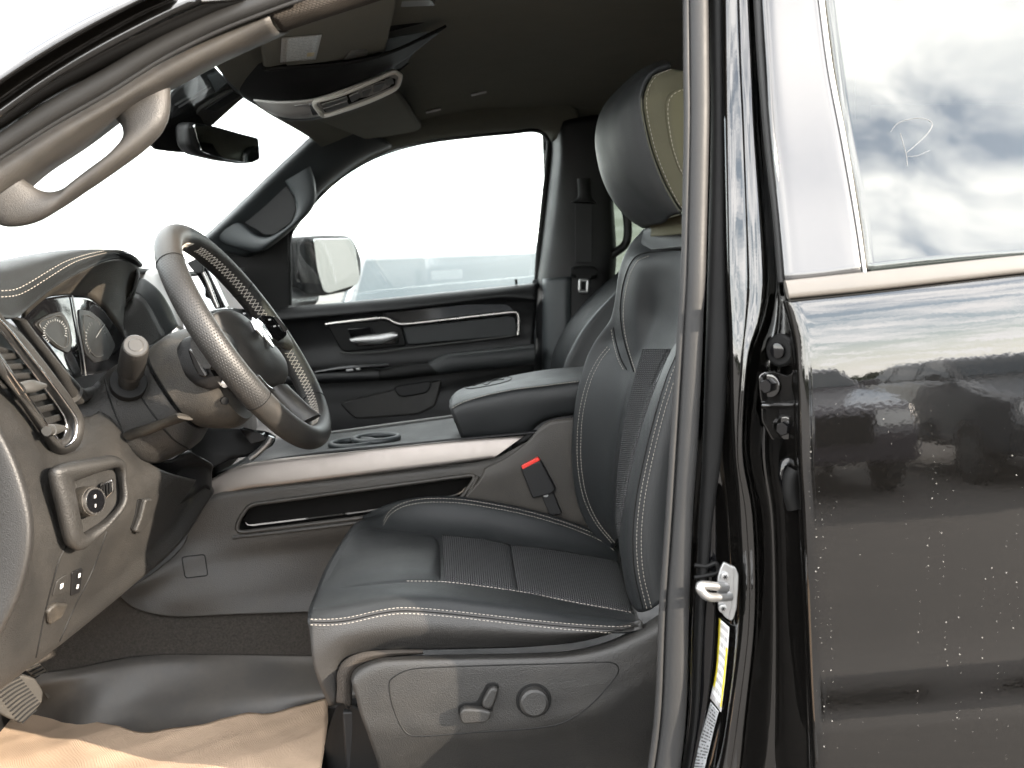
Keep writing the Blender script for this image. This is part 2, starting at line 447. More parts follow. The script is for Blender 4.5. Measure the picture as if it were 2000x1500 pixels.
def remember(o):
    me = o.data
    SURF[o.name] = BVHTree.FromPolygons([tuple(v.co) for v in me.vertices], [tuple(p.vertices) for p in me.polygons])
    return o
def loft(name, curves, mat, parent=None, n=48, m=6, thick=.004, lin=False, across_lin=False, kind=None, label=None, wrap=False, noise=None, sharp=45, flip=False):
    """Skin a surface across traced feature lines; every line is a list of (px, py, Y) or points."""
    R = [resample(c, n, lin=lin) for c in curves]
    rows = [[] for _ in range((len(R)) * m if wrap else (len(R) - 1) * m + 1)]
    for i in range(n):
        s = spline([r[i] for r in R], m, wrap, across_lin)
        for j, p in enumerate(s): rows[j].append(p)
    if noise:
        for j, r in enumerate(rows):
            for i, p in enumerate(r): r[i] = p + noise(p)
    me = grid_mesh(name, rows, closed_v=wrap)
    if flip: me.flip_normals()
    o = link(name, me, mat, parent, angle=sharp, kind=kind, label=label)
    remember(o)
    if thick: thicken(o, thick)
    return o
def rail(name, A, B, thick, mat, parent=None, n=40, k=14, power=2.4, closed=False, lin=False, kind=None, label=None, caps=True, flat=0.0):
    """Body swept between two edge lines A and B with a rounded section of the given thickness."""
    a = resample(A, n, closed, lin); b = resample(B, n, closed, lin)
    rings = []
    for i in range(n):
        c = (a[i] + b[i]) / 2; h = (a[i] - b[i]) / 2
        i0, i1 = (i - 1, (i + 1) % n) if closed else (max(0, i - 1), min(n - 1, i + 1))
        tan = ((a[i1] + b[i1]) - (a[i0] + b[i0]))
        nn = tan.cross(h)
        if nn.length < 1e-9: nn = Vector((0, 1, 0))
        nn.normalize()
        if nn.y > 0: nn = -nn
        th = thick[0] + (thick[1] - thick[0]) * i / (n - 1) if isinstance(thick, tuple) else thick
        ring = []
        for q in range(k):
            an = 2 * math.pi * q / k
            cx, sx = math.cos(an), math.sin(an)
            x = math.copysign(abs(cx) ** (2 / power), cx); y = math.copysign(abs(sx) ** (2 / power), sx)
            ring.append(c + h * x + nn * (th / 2) * y)
        rings.append(ring)
    me = grid_mesh(name, rings, closed_u=True, closed_v=closed, face_cam=False, caps=caps and not closed)
    bm = bmesh.new(); bm.from_mesh(me); bmesh.ops.recalc_face_normals(bm, faces=bm.faces); bm.to_mesh(me); bm.free()
    o = link(name, me, mat, parent, angle=50, kind=kind, label=label)
    return remember(o)
def tube(name, pts, r, mat, parent=None, k=8, n=None, closed=False, lin=False, kind=None, label=None):
    P = resample(pts, n or max(8, len(pts) * 6), closed, lin)
    N_ = len(P); rings = []
    prev = None
    for i in range(N_):
        t = (P[(i + 1) % N_] - P[i - 1]) if closed else (P[min(N_ - 1, i + 1)] - P[max(0, i - 1)])
        t.normalize()
        if prev is None:
            up = Vector((0, 0, 1)) if abs(t.z) < .9 else Vector((1, 0, 0))
            s = t.cross(up).normalized()
        else:
            s = prev - prev.dot(t) * t
            if s.length < 1e-6: s = t.orthogonal()
            s.normalize()
        prev = s
        w = t.cross(s)
        rr = r(i / (N_ - 1)) if callable(r) else r
        rings.append([P[i] + (s * math.cos(2 * math.pi * q / k) + w * math.sin(2 * math.pi * q / k)) * rr for q in range(k)])
    me = grid_mesh(name, rings, closed_u=True, closed_v=closed, face_cam=False, caps=not closed)
    bm = bmesh.new(); bm.from_mesh(me); bmesh.ops.recalc_face_normals(bm, faces=bm.faces); bm.to_mesh(me); bm.free()
    return link(name, me, mat, parent, angle=50, kind=kind, label=label)
def rounded(pts, r=6, seg=5):
    """Round the corners of a traced outline (r in picture pixels, or metres for points)."""
    isv = isinstance(pts[0], Vector)
    P = [p.copy() if isv else Vector(p) for p in pts]; n = len(P); out = []
    for i in range(n):
        a, b, c = P[i - 1], P[i], P[(i + 1) % n]
        d1, d2 = (a - b), (c - b)
        if not isv: l1, l2 = math.hypot(d1.x, d1.y), math.hypot(d2.x, d2.y)
        else: l1, l2 = d1.length, d2.length
        f1, f2 = min(.45, r / max(l1, 1e-9)), min(.45, r / max(l2, 1e-9))
        s, e = b + d1 * f1, b + d2 * f2
        for k in range(seg + 1):
            t = k / seg
            out.append((1 - t) ** 2 * s + 2 * t * (1 - t) * b + t * t * e)
    return out if isv else [tuple(p) for p in out]
def slab(name, pts, depth, mat, parent=None, bevel=.002, vec=None, kind=None, label=None, seg=3, dome=0.0):
    """Solid plate: the outline pts extruded by depth away from the viewer, edges rounded."""
    P = [V(p) for p in pts]
    n = len(P)
    c = sum(P, Vector()) / n
    nrm = Vector()
    for i in range(n): nrm += (P[i] - c).cross(P[(i + 1) % n] - c)
    nrm.normalize()
    if nrm.dot(CAM - c) < 0: P.reverse(); nrm = -nrm
    back = (vec * depth) if vec is not None else -nrm * depth
    bm = bmesh.new()
    fr = [bm.verts.new(p) for p in P]; bk = [bm.verts.new(p + back) for p in P]
    if dome:
        inner = [bm.verts.new(p.lerp(c, .35) + nrm * dome * .7) for p in P]
        top = bm.verts.new(c + nrm * dome)
        for i in range(n):
            bm.faces.new((fr[i], fr[(i + 1) % n], inner[(i + 1) % n], inner[i])); bm.faces.new((inner[i], inner[(i + 1) % n], top))
    else: bm.faces.new(fr)
    bm.faces.new(list(reversed(bk)))
    for i in range(n): bm.faces.new((fr[i], bk[i], bk[(i + 1) % n], fr[(i + 1) % n]))
    bmesh.ops.recalc_face_normals(bm, faces=bm.faces)
    me = bpy.data.meshes.new(name); bm.to_mesh(me); bm.free()
    uvl = me.uv_layers.new(name='UVMap')
    ax = (P[1] - P[0]).normalized() if n < 8 else Vector((1, 0, 0)); ay = nrm.cross(ax)
    for lp in me.loops:
        q = Vector(me.vertices[lp.vertex_index].co) - c; uvl.data[lp.index].uv = (q.dot(ax), q.dot(ay))
    o = link(name, me, mat, parent, angle=40, kind=kind, label=label)
    remember(o)
    if bevel:
        md = o.modifiers.new('edge', 'BEVEL'); md.width = bevel; md.segments = seg; md.limit_method = 'ANGLE'; md.angle_limit = math.radians(40); md.use_clamp_overlap = True
    return o
def cyl(name, p0, p1, rad, mat, parent=None, k=32, prof=None, label=None):
    """Turned body from p0 to p1; prof = list of (t, radius factor)."""
    ax = (p1 - p0); t = ax.normalized(); s = t.orthogonal().normalized(); w = t.cross(s)
    prof = prof or [(0, 1), (.9, 1), (.97, .97), (1, .88)]
    rings = [[p0 + ax * q + (s * math.cos(2 * math.pi * i / k) + w * math.sin(2 * math.pi * i / k)) * rad * f for i in range(k)] for q, f in prof]
    me = grid_mesh(name, rings, closed_u=True, face_cam=False, caps=True)
    bm = bmesh.new(); bm.from_mesh(me); bmesh.ops.recalc_face_normals(bm, faces=bm.faces); bm.to_mesh(me); bm.free()
    o = link(name, me, mat, parent, angle=30, label=label)
    return remember(o)
def box(name, c, size, mat, parent=None, rot=None, bevel=.003, kind=None, label=None):
    bm = bmesh.new(); bmesh.ops.create_cube(bm, size=1)
    M = Matrix.Diagonal((*size, 1))
    if rot is not None: M = rot.to_4x4() @ M
    bm.transform(Matrix.Translation(c) @ M)
    me = bpy.data.meshes.new(name); bm.to_mesh(me); bm.free()
    o = link(name, me, mat, parent, angle=40, kind=kind, label=label)
    remember(o)
    if bevel:
        md = o.modifiers.new('edge', 'BEVEL'); md.width = bevel; md.segments = 3; md.limit_method = 'ANGLE'
    return o
def cast(objs, px, py):
    best = None
    d = ray(px, py).normalized()
    for o in objs:
        h = SURF[o.name].ray_cast(CAM, d)
        if h[0] is not None and (best is None or h[3] < best[2]):
            nn = h[1] if h[1].dot(d) < 0 else -h[1]
            best = (h[0], nn, h[3])
    return best
def on(objs, pts, lift=.0, closed=False, sub=10, lin=False):
    """Lay a traced line on surfaces that are already built."""
    P = [Vector((p[0], p[1], 0)) for p in pts]
    s = spline(P, sub, closed, lin)
    out = []; last = None
    for q in s:
        h = cast(objs, q.x, q.y)
        if h is None: continue
        out.append((h[0] + h[1] * lift, h[1]))
    return out
def stitching(name, objs, path, parent, gap=.0055, ln=.0036, r=.00043, mat='thread', offs=(0.0,), lift=.0006, closed=False, label=None):
    """Row(s) of thread stitches lying on built surfaces."""
    S = on(objs, path, 0, closed, 24)
    verts, faces = [], []
    if len(S) < 2: return None
    acc = [0.0]
    for a, b in zip(S, S[1:]): acc.append(acc[-1] + (b[0] - a[0]).length)
    for off in offs:
        d = gap * .5; j = 0
        while d + ln < acc[-1]:
            while j < len(acc) - 2 and acc[j + 1] < d: j += 1
            a, b = S[j], S[j + 1]
            seg = acc[j + 1] - acc[j]
            if seg < 1e-7 or seg > .03: d += gap; continue
            p = a[0].lerp(b[0], (d - acc[j]) / seg); nn = (a[1] + b[1]).normalized()
            t = (b[0] - a[0]).normalized(); s = t.cross(nn).normalized()
            p = p + s * off + nn * lift
            h = ln / 2
            base = len(verts)
            for (tt, rr) in ((-h, .45), (-h * .5, 1), (h * .5, 1), (h, .45)):
                for (x, y) in ((1, 0), (0, 1), (-1, 0), (0, -1)):
                    verts.append(tuple(p + t * tt + s * (x * r * rr) + nn * (y * r * rr)))
            for e in range(3):
                for q in range(4):
                    faces.append((base + e * 4 + q, base + e * 4 + (q + 1) % 4, base + e * 4 + 4 + (q + 1) % 4, base + e * 4 + 4 + q))
            faces.append((base, base + 1, base + 2, base + 3)); faces.append((base + 12, base + 13, base + 14, base + 15))
            d += gap
    me = bpy.data.meshes.new(name); me.from_pydata(verts, [], faces)
    return link(name, me, mat, parent, kind='stuff', label=label)
def seam(name, objs, path, r, mat, parent, lift=0.0, closed=False, k=6, label=None):
    S = on(objs, path, lift, closed)
    if len(S) < 3: return None
    return tube(name, [s[0] for s in S], r, mat, parent, k=k, n=min(160, len(S)), closed=closed, label=label)
def decal(name, L_, R_, objs, mat, parent, lift=.0008, n=24, m=6, label=None, thick=.0006):
    """A sheet stuck on built surfaces between two traced edges; UV runs 0..1."""
    a = resample([Vector((p[0], p[1], 0)) for p in L_], n); b = resample([Vector((p[0], p[1], 0)) for p in R_], n)
    G = []; UV = []
    for j in range(n):
        row = []
        for i in range(m):
            q = a[j].lerp(b[j], i / (m - 1)); h = cast(objs, q.x, q.y)
            row.append((h[0] + h[1] * lift) if h else (row[-1] if row else (G[-1][i] if G else AT(q.x, q.y, 0))))
        G.append(row)
    me = grid_mesh(name, G)
    uv = me.uv_layers[0].data
    for lp in me.loops:
        vi = lp.vertex_index; uv[lp.index].uv = ((vi % m) / (m - 1), (vi // m) / (n - 1))
    o = link(name, me, mat, parent, label=label)
    return thicken(o, thick)

# ================================================================== the place
def plane(name, x0, x1, y0, y1, z, mat, kind='structure'):
    me = bpy.data.meshes.new(name)
    me.from_pydata([(x0, y0, z), (x1, y0, z), (x1, y1, z), (x0, y1, z)], [], [(0, 1, 2, 3)])
    o = link(name, me, mat, None, smooth=False); o['kind'] = kind
    return o
plane('ground', -600, 600, -600, 600, 0.0, 'asphalt')

# ================================================================== pickup truck
TRUCK = empty('pickup_truck', (0.5, .78, 0), None, 'black pickup truck with its driver side open, showing a black leather cabin', 'pickup truck')
T = TRUCK
def part(name, loc=None, label=None): return empty(name, loc if loc is not None else Vector((0, .5, 1)), T, label)

# ---- roof, headliner, bulkhead, rear wall
def roof_z(x, y, top=.46):
    f = top - (.44 * (.1 - x) ** 2 if x < .1 else 0) - (.05 * (x - .9) ** 2 if x > .9 else 0)
    return CAM.z + f - .05 * abs((y - .78) / .66) ** 4
roofp = part('roof', Vector((.5, .78, 1.9)))
def roof_grid(name, x0, x1, y0, y1, dz, mat, parent, thick, dent=False):
    G = []
    for j in range(40):
        x = x0 + (x1 - x0) * j / 39
        row = []
        for i in range(40):
            y = y0 + (y1 - y0) * i / 39
            xf = x0 + .05 * min(1, abs((y - .78) / .62)) ** 2
            xx = xf + (x1 - xf) * j / 39
            row.append(Vector((xx, y, roof_z(xx, y) + dz)))
        G.append(row)
    me = grid_mesh(name, G)
    return thicken(remember(link(name, me, mat, parent)), thick)
headliner = roof_grid('headliner', -.405, 1.75, .10, 1.46, 0, 'headliner', roofp, .008, True)
roof_grid('roof_panel', -.43, 1.80, .03, 1.53, .045, 'black_paint', roofp, .003)
bulk = part('bulkhead', Vector((-.8, .78, 1)))
box('firewall', Vector((-.82, .78, 1.05)), (.03, 1.46, .72), 'plastic_black', bulk)
box('cowl', Vector((-.93, .78, 1.40)), (.25, 1.5, .04), 'plastic_black', bulk)
box('hinge_pillar', Vector((-.775, .035, .99)), (.30, .05, .74), 'black_paint', bulk, bevel=.012)
rear = part('cab_rear', Vector((1.75, .78, 1.0)))
box('rear_panel', Vector((1.76, .78, 1.08)), (.03, 1.5, .72), 'plastic_black', rear)
box('rear_corner', Vector((1.76, .16, 1.66)), (.03, .26, .44), 'plastic_black', rear)
box('rear_corner', Vector((1.76, 1.40, 1.66)), (.03, .26, .44), 'plastic_black', rear)
box('rear_header', Vector((1.76, .78, 1.84)), (.03, .98, .08), 'plastic_black', rear)
box('rear_window', Vector((1.765, .78, 1.62)), (.006, .98, .36), 'glass_dark', rear, bevel=0)

# ---- windshield and near pillar
_wn = shift(full((-160, 590, .10), (0, 440, .12), (250, 220, .15), (560, 20, .18)), -.09, .0, -.01)
_wf = [V(p) for p in full((380, 490, 1.37), (470, 405, 1.36), (560, 320, 1.35), (650, 238, 1.33))]
_wa, _wb = resample(_wn, 12), resample(_wf, 12)
ws = loft('windshield', [_wa, [p.lerp(q, .2) + Vector((-.035, 0, .03)) for p, q in zip(_wa, _wb)], [p.lerp(q, .5) + Vector((-.055, 0, .045)) for p, q in zip(_wa, _wb)],
                         [p.lerp(q, .8) + Vector((-.035, 0, .03)) for p, q in zip(_wa, _wb)], _wb], 'glass_clear', T, n=24, m=6, thick=.004)
ap = part('windshield_pillar', AT(300, 200, .05))
loft('outer_pillar', [down(c1((-100, 380), (0, 325), (250, 148), (420, 58), (560, 0), (760, -80), Y=.05)),
                      down(c1((-100, 440), (0, 385), (150, 280), (350, 160), (560, 50), (780, -50), Y=-.02)),
                      down(c1((-100, 530), (0, 460), (200, 330), (400, 210), (640, 80), (860, -30), Y=-.03)),
                      down(c1((-100, 620), (0, 545), (250, 375), (500, 225), (760, 80), (980, -20), Y=.012)),
                      down(c1((-100, 665), (0, 600), (250, 430), (520, 260), (820, 100), (1060, -10), Y=-.004)),
                      down(c1((-100, 720), (0, 660), (250, 480), (520, 320), (840, 150), (1120, 10), Y=.0)),
                      down(c1((-100, 820), (0, 765), (300, 560), (600, 390), (900, 220), (1250, 55), (1400, 0), Y=.05))], 'black_paint', ap, n=60, m=8, thick=.006)
tube('drip_seal', down(c1((-100, 690), (0, 632), (250, 455), (520, 290), (840, 122), (1120, -8), Y=.0)), .004, 'rubber_dark', ap)
seal_a = rail('door_seal', down(c1((-100, 800), (0, 745), (300, 550), (600, 380), (900, 210), (1250, 45), (1500, -50), Y=(.03, .06))),
     down(c1((-100, 925), (0, 868), (300, 680), (600, 508), (900, 322), (1200, 172), (1480, 60), (1700, -20), Y=(.03, .06))), .024, 'rubber', ap, n=70)
tube('seal_lip', down(c1((-100, 935), (0, 880), (300, 690), (600, 520), (900, 332), (1200, 180), (1480, 68), (1700, -12), Y=(.032, .062))), .0030, 'rubber', ap)
trim_a = loft('pillar_trim', [down(c1((-100, 920), (0, 862), (300, 670), (600, 500), (900, 315), (1200, 165), (1475, 55), Y=(.045, .075))),
                     down(c1((-100, 1010), (0, 950), (300, 765), (600, 590), (900, 405), (1200, 250), (1505, 95), Y=(.035, .07))),
                     down(c1((-100, 1120), (0, 1050), (200, 910), (450, 740), (700, 580), (940, 450), (1200, 315), (1530, 150), Y=(.045, .08))),
                     down(c1((-100, 1240), (0, 1155), (160, 1010), (400, 850), (650, 660), (780, 575), (940, 492), (1190, 357), (1450, 240), (1565, 185), Y=(.075, .11))),
                     shift(down(c1((-100, 1240), (0, 1155), (160, 1010), (400, 850), (650, 660), (780, 575), (940, 492), (1190, 357), (1450, 240), (1565, 185), Y=(.075, .11))), 0, .06, .015)],
              'pillar_trim', ap, n=60, m=6)
cloth = loft('headliner_edge', [full((515, 18), (600, -6), (700, -35), (850, -70), Y=(.07, .08)), full((535, 40), (610, 20), (700, -10), (850, -45), Y=(.075, .085)),
                        full((552, 62), (610, 43), (700, 14), (760, -4), (860, -25), Y=(.11, .12)), shift(full((552, 62), (610, 43), (700, 14), (760, -4), (860, -25), Y=(.11, .12)), 0, .06, .02)], 'pillar_cloth', ap, n=30, m=5)
rail('grab_handle', c1((948, 470), (946, 600), (922, 690), (860, 770), (760, 860), (600, 980), (450, 1085), (330, 1170), (230, 1232), (110, 1265), (0, 1258), (-120, 1190), Y=(.10, .065)),
     c1((640, 650), (682, 710), (692, 760), (672, 810), (610, 872), (500, 950), (400, 1022), (340, 1056), (280, 1070), (225, 1060), (180, 1035), (130, 1000), Y=(.10, .065)), .034, 'pillar_trim', ap, n=64, k=20, power=2.2)

# ---- door opening: B-pillar, seal, striker, labels, hinge
bp = part('door_pillar', AT(1420, 1000, 0))
HY = [-40, 130, 260, 540, 620, 700, 880, 1010, 1200, 1400, 1560]
def pill(xs, y):
    p = [(x, h, (y[i] if isinstance(y, (list, tuple)) else y)) for i, (x, h) in enumerate(zip(xs, HY))]
    return [(p[0][0] - (p[1][0] - p[0][0]) * .94, -200, p[0][2] + .016)] + p
lean = [.045, .032, .024, .008, .004, .0, .0, .0, .0, .0, .0]
def pl(xs, y): return pill(xs, [y + l for l in lean])
pillar = loft('pillar_panel', [pl([1340, 1342, 1342, 1338, 1334, 1330, 1320, 1312, 1298, 1290, 1270], .10),
                      pl([1372, 1373, 1373, 1368, 1364, 1360, 1354, 1348, 1338, 1332, 1312], .035),
                      pl([1388, 1390, 1392, 1394, 1392, 1390, 1380, 1372, 1362, 1352, 1330], .040),
                      pl([1404, 1406, 1408, 1414, 1416, 1418, 1414, 1420, 1424, 1406, 1372], .022),
                      pl([1412, 1414, 1416, 1422, 1426, 1428, 1430, 1442, 1448, 1424, 1398], -.004),
                      pl([1436, 1441, 1447, 1456, 1452, 1446, 1438, 1455, 1462, 1440, 1416], -.011),
                      pl([1444, 1450, 1456, 1466, 1462, 1452, 1442, 1459, 1465, 1443, 1420], -.0102),
                      pl([1462, 1470, 1475, 1496, 1486, 1460, 1450, 1470, 1474, 1455, 1438], -.013),
                      pl([1465, 1474, 1479, 1501, 1490, 1465, 1454, 1474, 1478, 1460, 1444], .03),
                      pl([1478, 1488, 1495, 1520, 1520, 1510, 1500, 1515, 1520, 1520, 1515], .045),
                      pl([1486, 1497, 1505, 1535, 1545, 1555, 1560, 1565, 1575, 1582, 1590], -.045)], 'black_paint', bp, n=90, m=6, thick=.004, sharp=60)
seal_b = rail('door_seal', pill([1341, 1343, 1343, 1338, 1334, 1330, 1320, 1312, 1299, 1290, 1268], [.035, .02, .012, 0, 0, 0, 0, 0, 0, 0, 0]),
     pill([1382, 1384, 1384, 1377, 1373, 1370, 1361, 1352, 1345, 1339, 1320], [.035, .02, .012, 0, 0, 0, 0, 0, 0, 0, 0]), .026, 'rubber', bp, n=70, k=18, power=2.3)
rail('pillar_gasket', pill([1386, 1388, 1389, 1382, 1380, 1377, 1372, 1366, 1358, 1350, 1326], [l + .012 for l in lean]), pill([1412, 1413, 1414, 1418, 1420, 1422, 1410, 1392, 1374, 1362, 1336], [l + .012 for l in lean]), .02, 'rubber_dark', bp, n=60, k=14)
tube('seal_lip', pill([1340, 1341, 1342, 1336, 1331, 1326, 1314, 1306, 1293, 1284, 1262], [.03, .015, .007, -.004, -.004, -.004, -.004, -.004, -.004, -.004, -.004]), .0042, 'rubber', bp)
# trim panel edge between pillar and seal
loft('inner_jamb', [full((1381, 820), (1372, 900), (1368, 1000), (1358, 1200), (1350, 1400), (1330, 1540), Y=.022),
                    full((1384, 820), (1390, 900), (1398, 1000), (1398, 1200), (1385, 1350), (1345, 1540), Y=.014)], 'gloss_black', bp, n=30, m=3, thick=.003)
tube('jamb_clip', full((1356, 1104), (1380, 1106), (1398, 1100), (1402, 1118), (1380, 1124), (1356, 1128), Y=.004), .0028, 'plastic_black', bp)
# striker
strk = part('door_striker', AT(1420, 1150, 0), 'bare metal door latch striker with two screws')
slab('striker_base', rounded(r3((440, 262), (500, 290), (515, 330), (512, 400), (505, 500), (488, 560), (470, 568), (440, 540), (412, 500), (405, 440), (408, 350), (420, 300), Y=-.012), 4), .006, 'metal_zinc', strk, bevel=.0012)
slab('striker_plate', rounded(r3((436, 262), (470, 278), (490, 300), (488, 400), (478, 490), (462, 562), (440, 545), (412, 500), (402, 440), (405, 350), (418, 300), Y=-.0165), 4), .004, 'metal_zinc', strk, bevel=.0012)
for (sx, sy) in ((441, 335), (430, 500)):
    p = V(r3((sx, sy), Y=-.018)[0]); cyl('screw', p + Vector((0, .002, 0)), p + Vector((0, -.003, 0)), .0052, 'metal_zinc', strk, k=16)
    for an in range(3):
        d = Vector((math.cos(an * 1.047), 0, math.sin(an * 1.047))) * .0028
        tube('screw_slot', [p + Vector((0, -.0031, 0)) - d, p + Vector((0, -.0031, 0)) + d], .0006, 'plastic_black', strk, k=5)
tube('striker_loop', [V(q) for q in r3((450, 395, -.018), (395, 388, -.030), (340, 382, -.040), (312, 385, -.045), (318, 410, -.046), (350, 440, -.044), (400, 444, -.032), (470, 440, -.018))], .0052, 'metal_zinc', strk, k=12, n=40)
decal('warning_label', r3((415, 548), (410, 680), (398, 830), (370, 965)), r3((474, 598), (468, 700), (452, 880), (432, 1042)), [pillar], 'label_white', bp, lift=.0035, label='white and yellow warning label on the door pillar')
decal('certification_label', r3((372, 985), (340, 1100), (300, 1230), (262, 1360)), r3((418, 1035), (395, 1120), (365, 1250), (335, 1360)), [pillar], 'label_grey', bp, lift=.0035, label='grey printed certification label on the door pillar')
# hinge and bolts of the rear door in the gap
hinge = part('door_hinge', AT(1530, 760, -.02), 'black painted door hinge bolted inside the gap')
def disc(name, p, r, h, mat, parent, ax=Vector((-.75, -.66, 0)), k=28, prof=None): return cyl(name, p - ax * .002, p + ax * h, r, mat, parent, k, prof)
pb = AT(1527, 684, -.008); disc('grommet', pb, .019, .006, 'rubber_dark', hinge, prof=[(0, 1), (.7, 1), (1, .85)]); disc('grommet_core', pb + Vector((-.005, -.004, 0)), .009, .004, 'gloss_black', hinge)
slab('hinge_leaf', rounded(r2((495, 640), (520, 618), (580, 612), (660, 640), (670, 780), (510, 790), (500, 720), Y=(-.006)), 6), .006, 'black_paint', hinge, bevel=.0015)
slab('hinge_leaf', rounded(r2((510, 800), (668, 800), (672, 950), (620, 975), (570, 985), (545, 940), (512, 880), Y=(-.004)), 6), .006, 'black_paint', hinge, bevel=.0015)
for (bx_, by_) in ((558, 690), (645, 915)):
    p = V(r2((bx_, by_), Y=-.010)[0]); disc('bolt_flange', p, .0135, .003, 'black_paint', hinge); disc('bolt_head', p + Vector((-.002, -.002, 0)), .0085, .008, 'gloss_black', hinge, k=6, prof=[(0, 1), (.85, 1), (1, .9)])
tube('hinge_barrel', r2((508, 795), (600, 796), (672, 795), Y=-.008), .004, 'black_paint', hinge)
rail('check_link', r2((600, 1150), (615, 1090), (660, 1062), (690, 1065), Y=-.01), r2((632, 1280), (640, 1180), (668, 1120), (690, 1110), Y=-.01), .012, 'gloss_black', hinge, n=20)
tube('wiring_boot', r2((690, 1140), (672, 1180), (668, 1260), (690, 1340), Y=-.03), .010, 'rubber_dark', hinge)

# ---- rear door
rd = part('rear_door', AT(1800, 900, -.09), 'closed glossy black rear door, wet with water drops, mirroring clouds')
EDGE = [(1536, 588), (1545, 620), (1556, 680), (1561, 760), (1564, 900), (1570, 1000), (1576, 1150), (1582, 1300), (1588, 1420), (1592, 1560)]
def edge_x(py):
    for (xa, ya), (xb, yb) in zip(EDGE, EDGE[1:]):
        if py <= yb: return xa + (xb - xa) * (py - ya) / (yb - ya)
    return EDGE[-1][0]
PROF = [(588, .30), (600, .20), (630, .15), (680, .105), (740, .060), (800, .052), (900, .052), (980, .048), (1060, .028), (1140, .004), (1220, .004), (1270, .04), (1310, .11), (1350, .15), (1400, .165), (1425, .12), (1442, .03), (1500, -.01), (1560, -.02)]
rows = []; yy = -.062; prev = None
for (py, al) in PROF:
    if prev is not None: yy -= (py - prev[0]) * .00054 * (al + prev[1]) / 2
    prev = (py, al)
    ex = edge_x(py)
    row = []
    for (dx, dyy) in ((-6, .075), (-8, .035), (-4, .012), (2, .004), (8, .001), (18, 0), (60, -.0006), (140, -.0012), (260, -.0018), (380, -.0020), (520, -.0018), (800, -.001), (1200, .001), (1700, .004), (1706, .03)):
        sl = .085 if py > 1100 else .108 - .02 * (py - 588) / 512
        pyy = py - sl * (max(0, min(dx, 520) - 2) + .35 * max(0, dx - 520)) * (1.0 if py < 1480 else 1.15)
        row.append((ex + dx, pyy, yy + dyy))
    rows.append(row)
skin = loft('door_skin', rows, 'black_paint', rd, n=150, m=5, thick=.006, sharp=0)
# door glass, applique, belt moulding
def gl_y(py): return -.058 + (560 - py) * .00050 * .30
def gy(pts): return [(p[0], p[1], gl_y(p[1]) + (p[2] if len(p) > 2 else 0)) for p in pts]
loft('door_glass', [gy([(1572, -170, .004), (1596, -60, .004), (1640, 240, .004), (1672, 400, .004), (1690, 540, .004)]), gy([(1750, -170, .001), (1760, -60, .001), (1790, 240, .001), (1810, 400, .001), (1820, 525, .001)]),
                    gy([(2000, -170), (2000, -60), (2000, 240), (2000, 400), (2000, 510)]), gy([(2500, -170, .0), (2500, -60, .0), (2500, 240, .0), (2500, 400, .0), (2500, 488, .0)]), gy([(3150, -170, .004), (3150, -60, .004), (3150, 240, .004), (3150, 400, .004), (3150, 470, .004)])], 'glass_privacy', rd, n=30, m=6, thick=.004)
loft('pillar_cover', [gy([(1473, -170, .012), (1484, -60, .012), (1495, 130, .012), (1509, 300, .012), (1524, 450, .012), (1533, 552, .012)]), gy([(1478, -170, 0), (1489, -60, 0), (1500, 130), (1514, 300), (1529, 450), (1538, 552)]),
                      gy([(1524, -170, -.001), (1540, -60, -.001), (1558, 130, -.001), (1580, 300, -.001), (1600, 450, -.001), (1612, 545, -.001)]),
                      gy([(1564, -170, 0), (1588, -60, 0), (1614, 130), (1640, 270), (1668, 430), (1682, 535)]), gy([(1566, -170, .008), (1590, -60, .008), (1616, 130, .008), (1642, 270, .008), (1670, 430, .008), (1684, 535, .008)])], 'applique', rd, n=40, m=4, thick=.004)
rail('glass_run', gy([(1566, -170), (1590, -60), (1616, 130), (1643, 270), (1671, 430), (1686, 535)]), gy([(1577, -170), (1601, -60), (1626, 130), (1652, 270), (1678, 430), (1692, 533)]), .004, 'dash_silver', rd, n=30, label='light grey edge strip of the rear window')
rail('door_edge_seal', full((1454, -170, .03), (1468, -60, .01), (1480, 130, .0), (1494, 290, -.01), (1510, 430, -.02), (1520, 552, -.03)), full((1470, -170, .03), (1484, -60, .01), (1496, 130, .0), (1510, 290, -.01), (1525, 430, -.02), (1533, 552, -.03)), .012, 'rubber', rd, n=30)
rail('window_frame', [(1450, -150, .05), (1800, -150, .05), (2500, -150, .05), (3180, -150, .05), (3210, 100, .01), (3220, 480, -.05)], [(1450, -200, .055), (1800, -200, .055), (2500, -200, .055), (3260, -200, .055), (3280, 100, .01), (3290, 480, -.05)], .02, 'black_paint', rd, n=60)
side_b = part('cab_side', Vector((1.5, 0, 1.2)))
loft('roof_rail', [[Vector((x, .085, roof_z(x, .085) + .016)) for x in (-.30, .2, .8, 1.3, 1.8)], [Vector((x, .04, roof_z(x, .07) + .014)) for x in (-.30, .2, .8, 1.3, 1.8)], [Vector((x, .03, roof_z(x, .06) + .03)) for x in (-.30, .2, .8, 1.3, 1.8)], [Vector((x, .06, roof_z(x, .06) + .06)) for x in (-.30, .2, .8, 1.3, 1.8)]], 'black_paint', side_b, n=30, m=5)
loft('cab_corner', [[Vector((x, -.085, .62)), Vector((x, -.10, 1.0)), Vector((x, -.075, 1.40)), Vector((x, -.045, 1.52)), Vector((x, .03, 1.86))] for x in (1.335, 1.6, 1.83)], 'black_paint', side_b, n=40, m=3, thick=.02)
box('truck_bed', Vector((2.75, .78, 1.03)), (1.75, 1.72, .78), 'black_paint', T, bevel=.06)
box('engine_hood', Vector((-1.45, .78, 1.0)), (1.05, 1.66, .62), 'black_paint', T, bevel=.10)
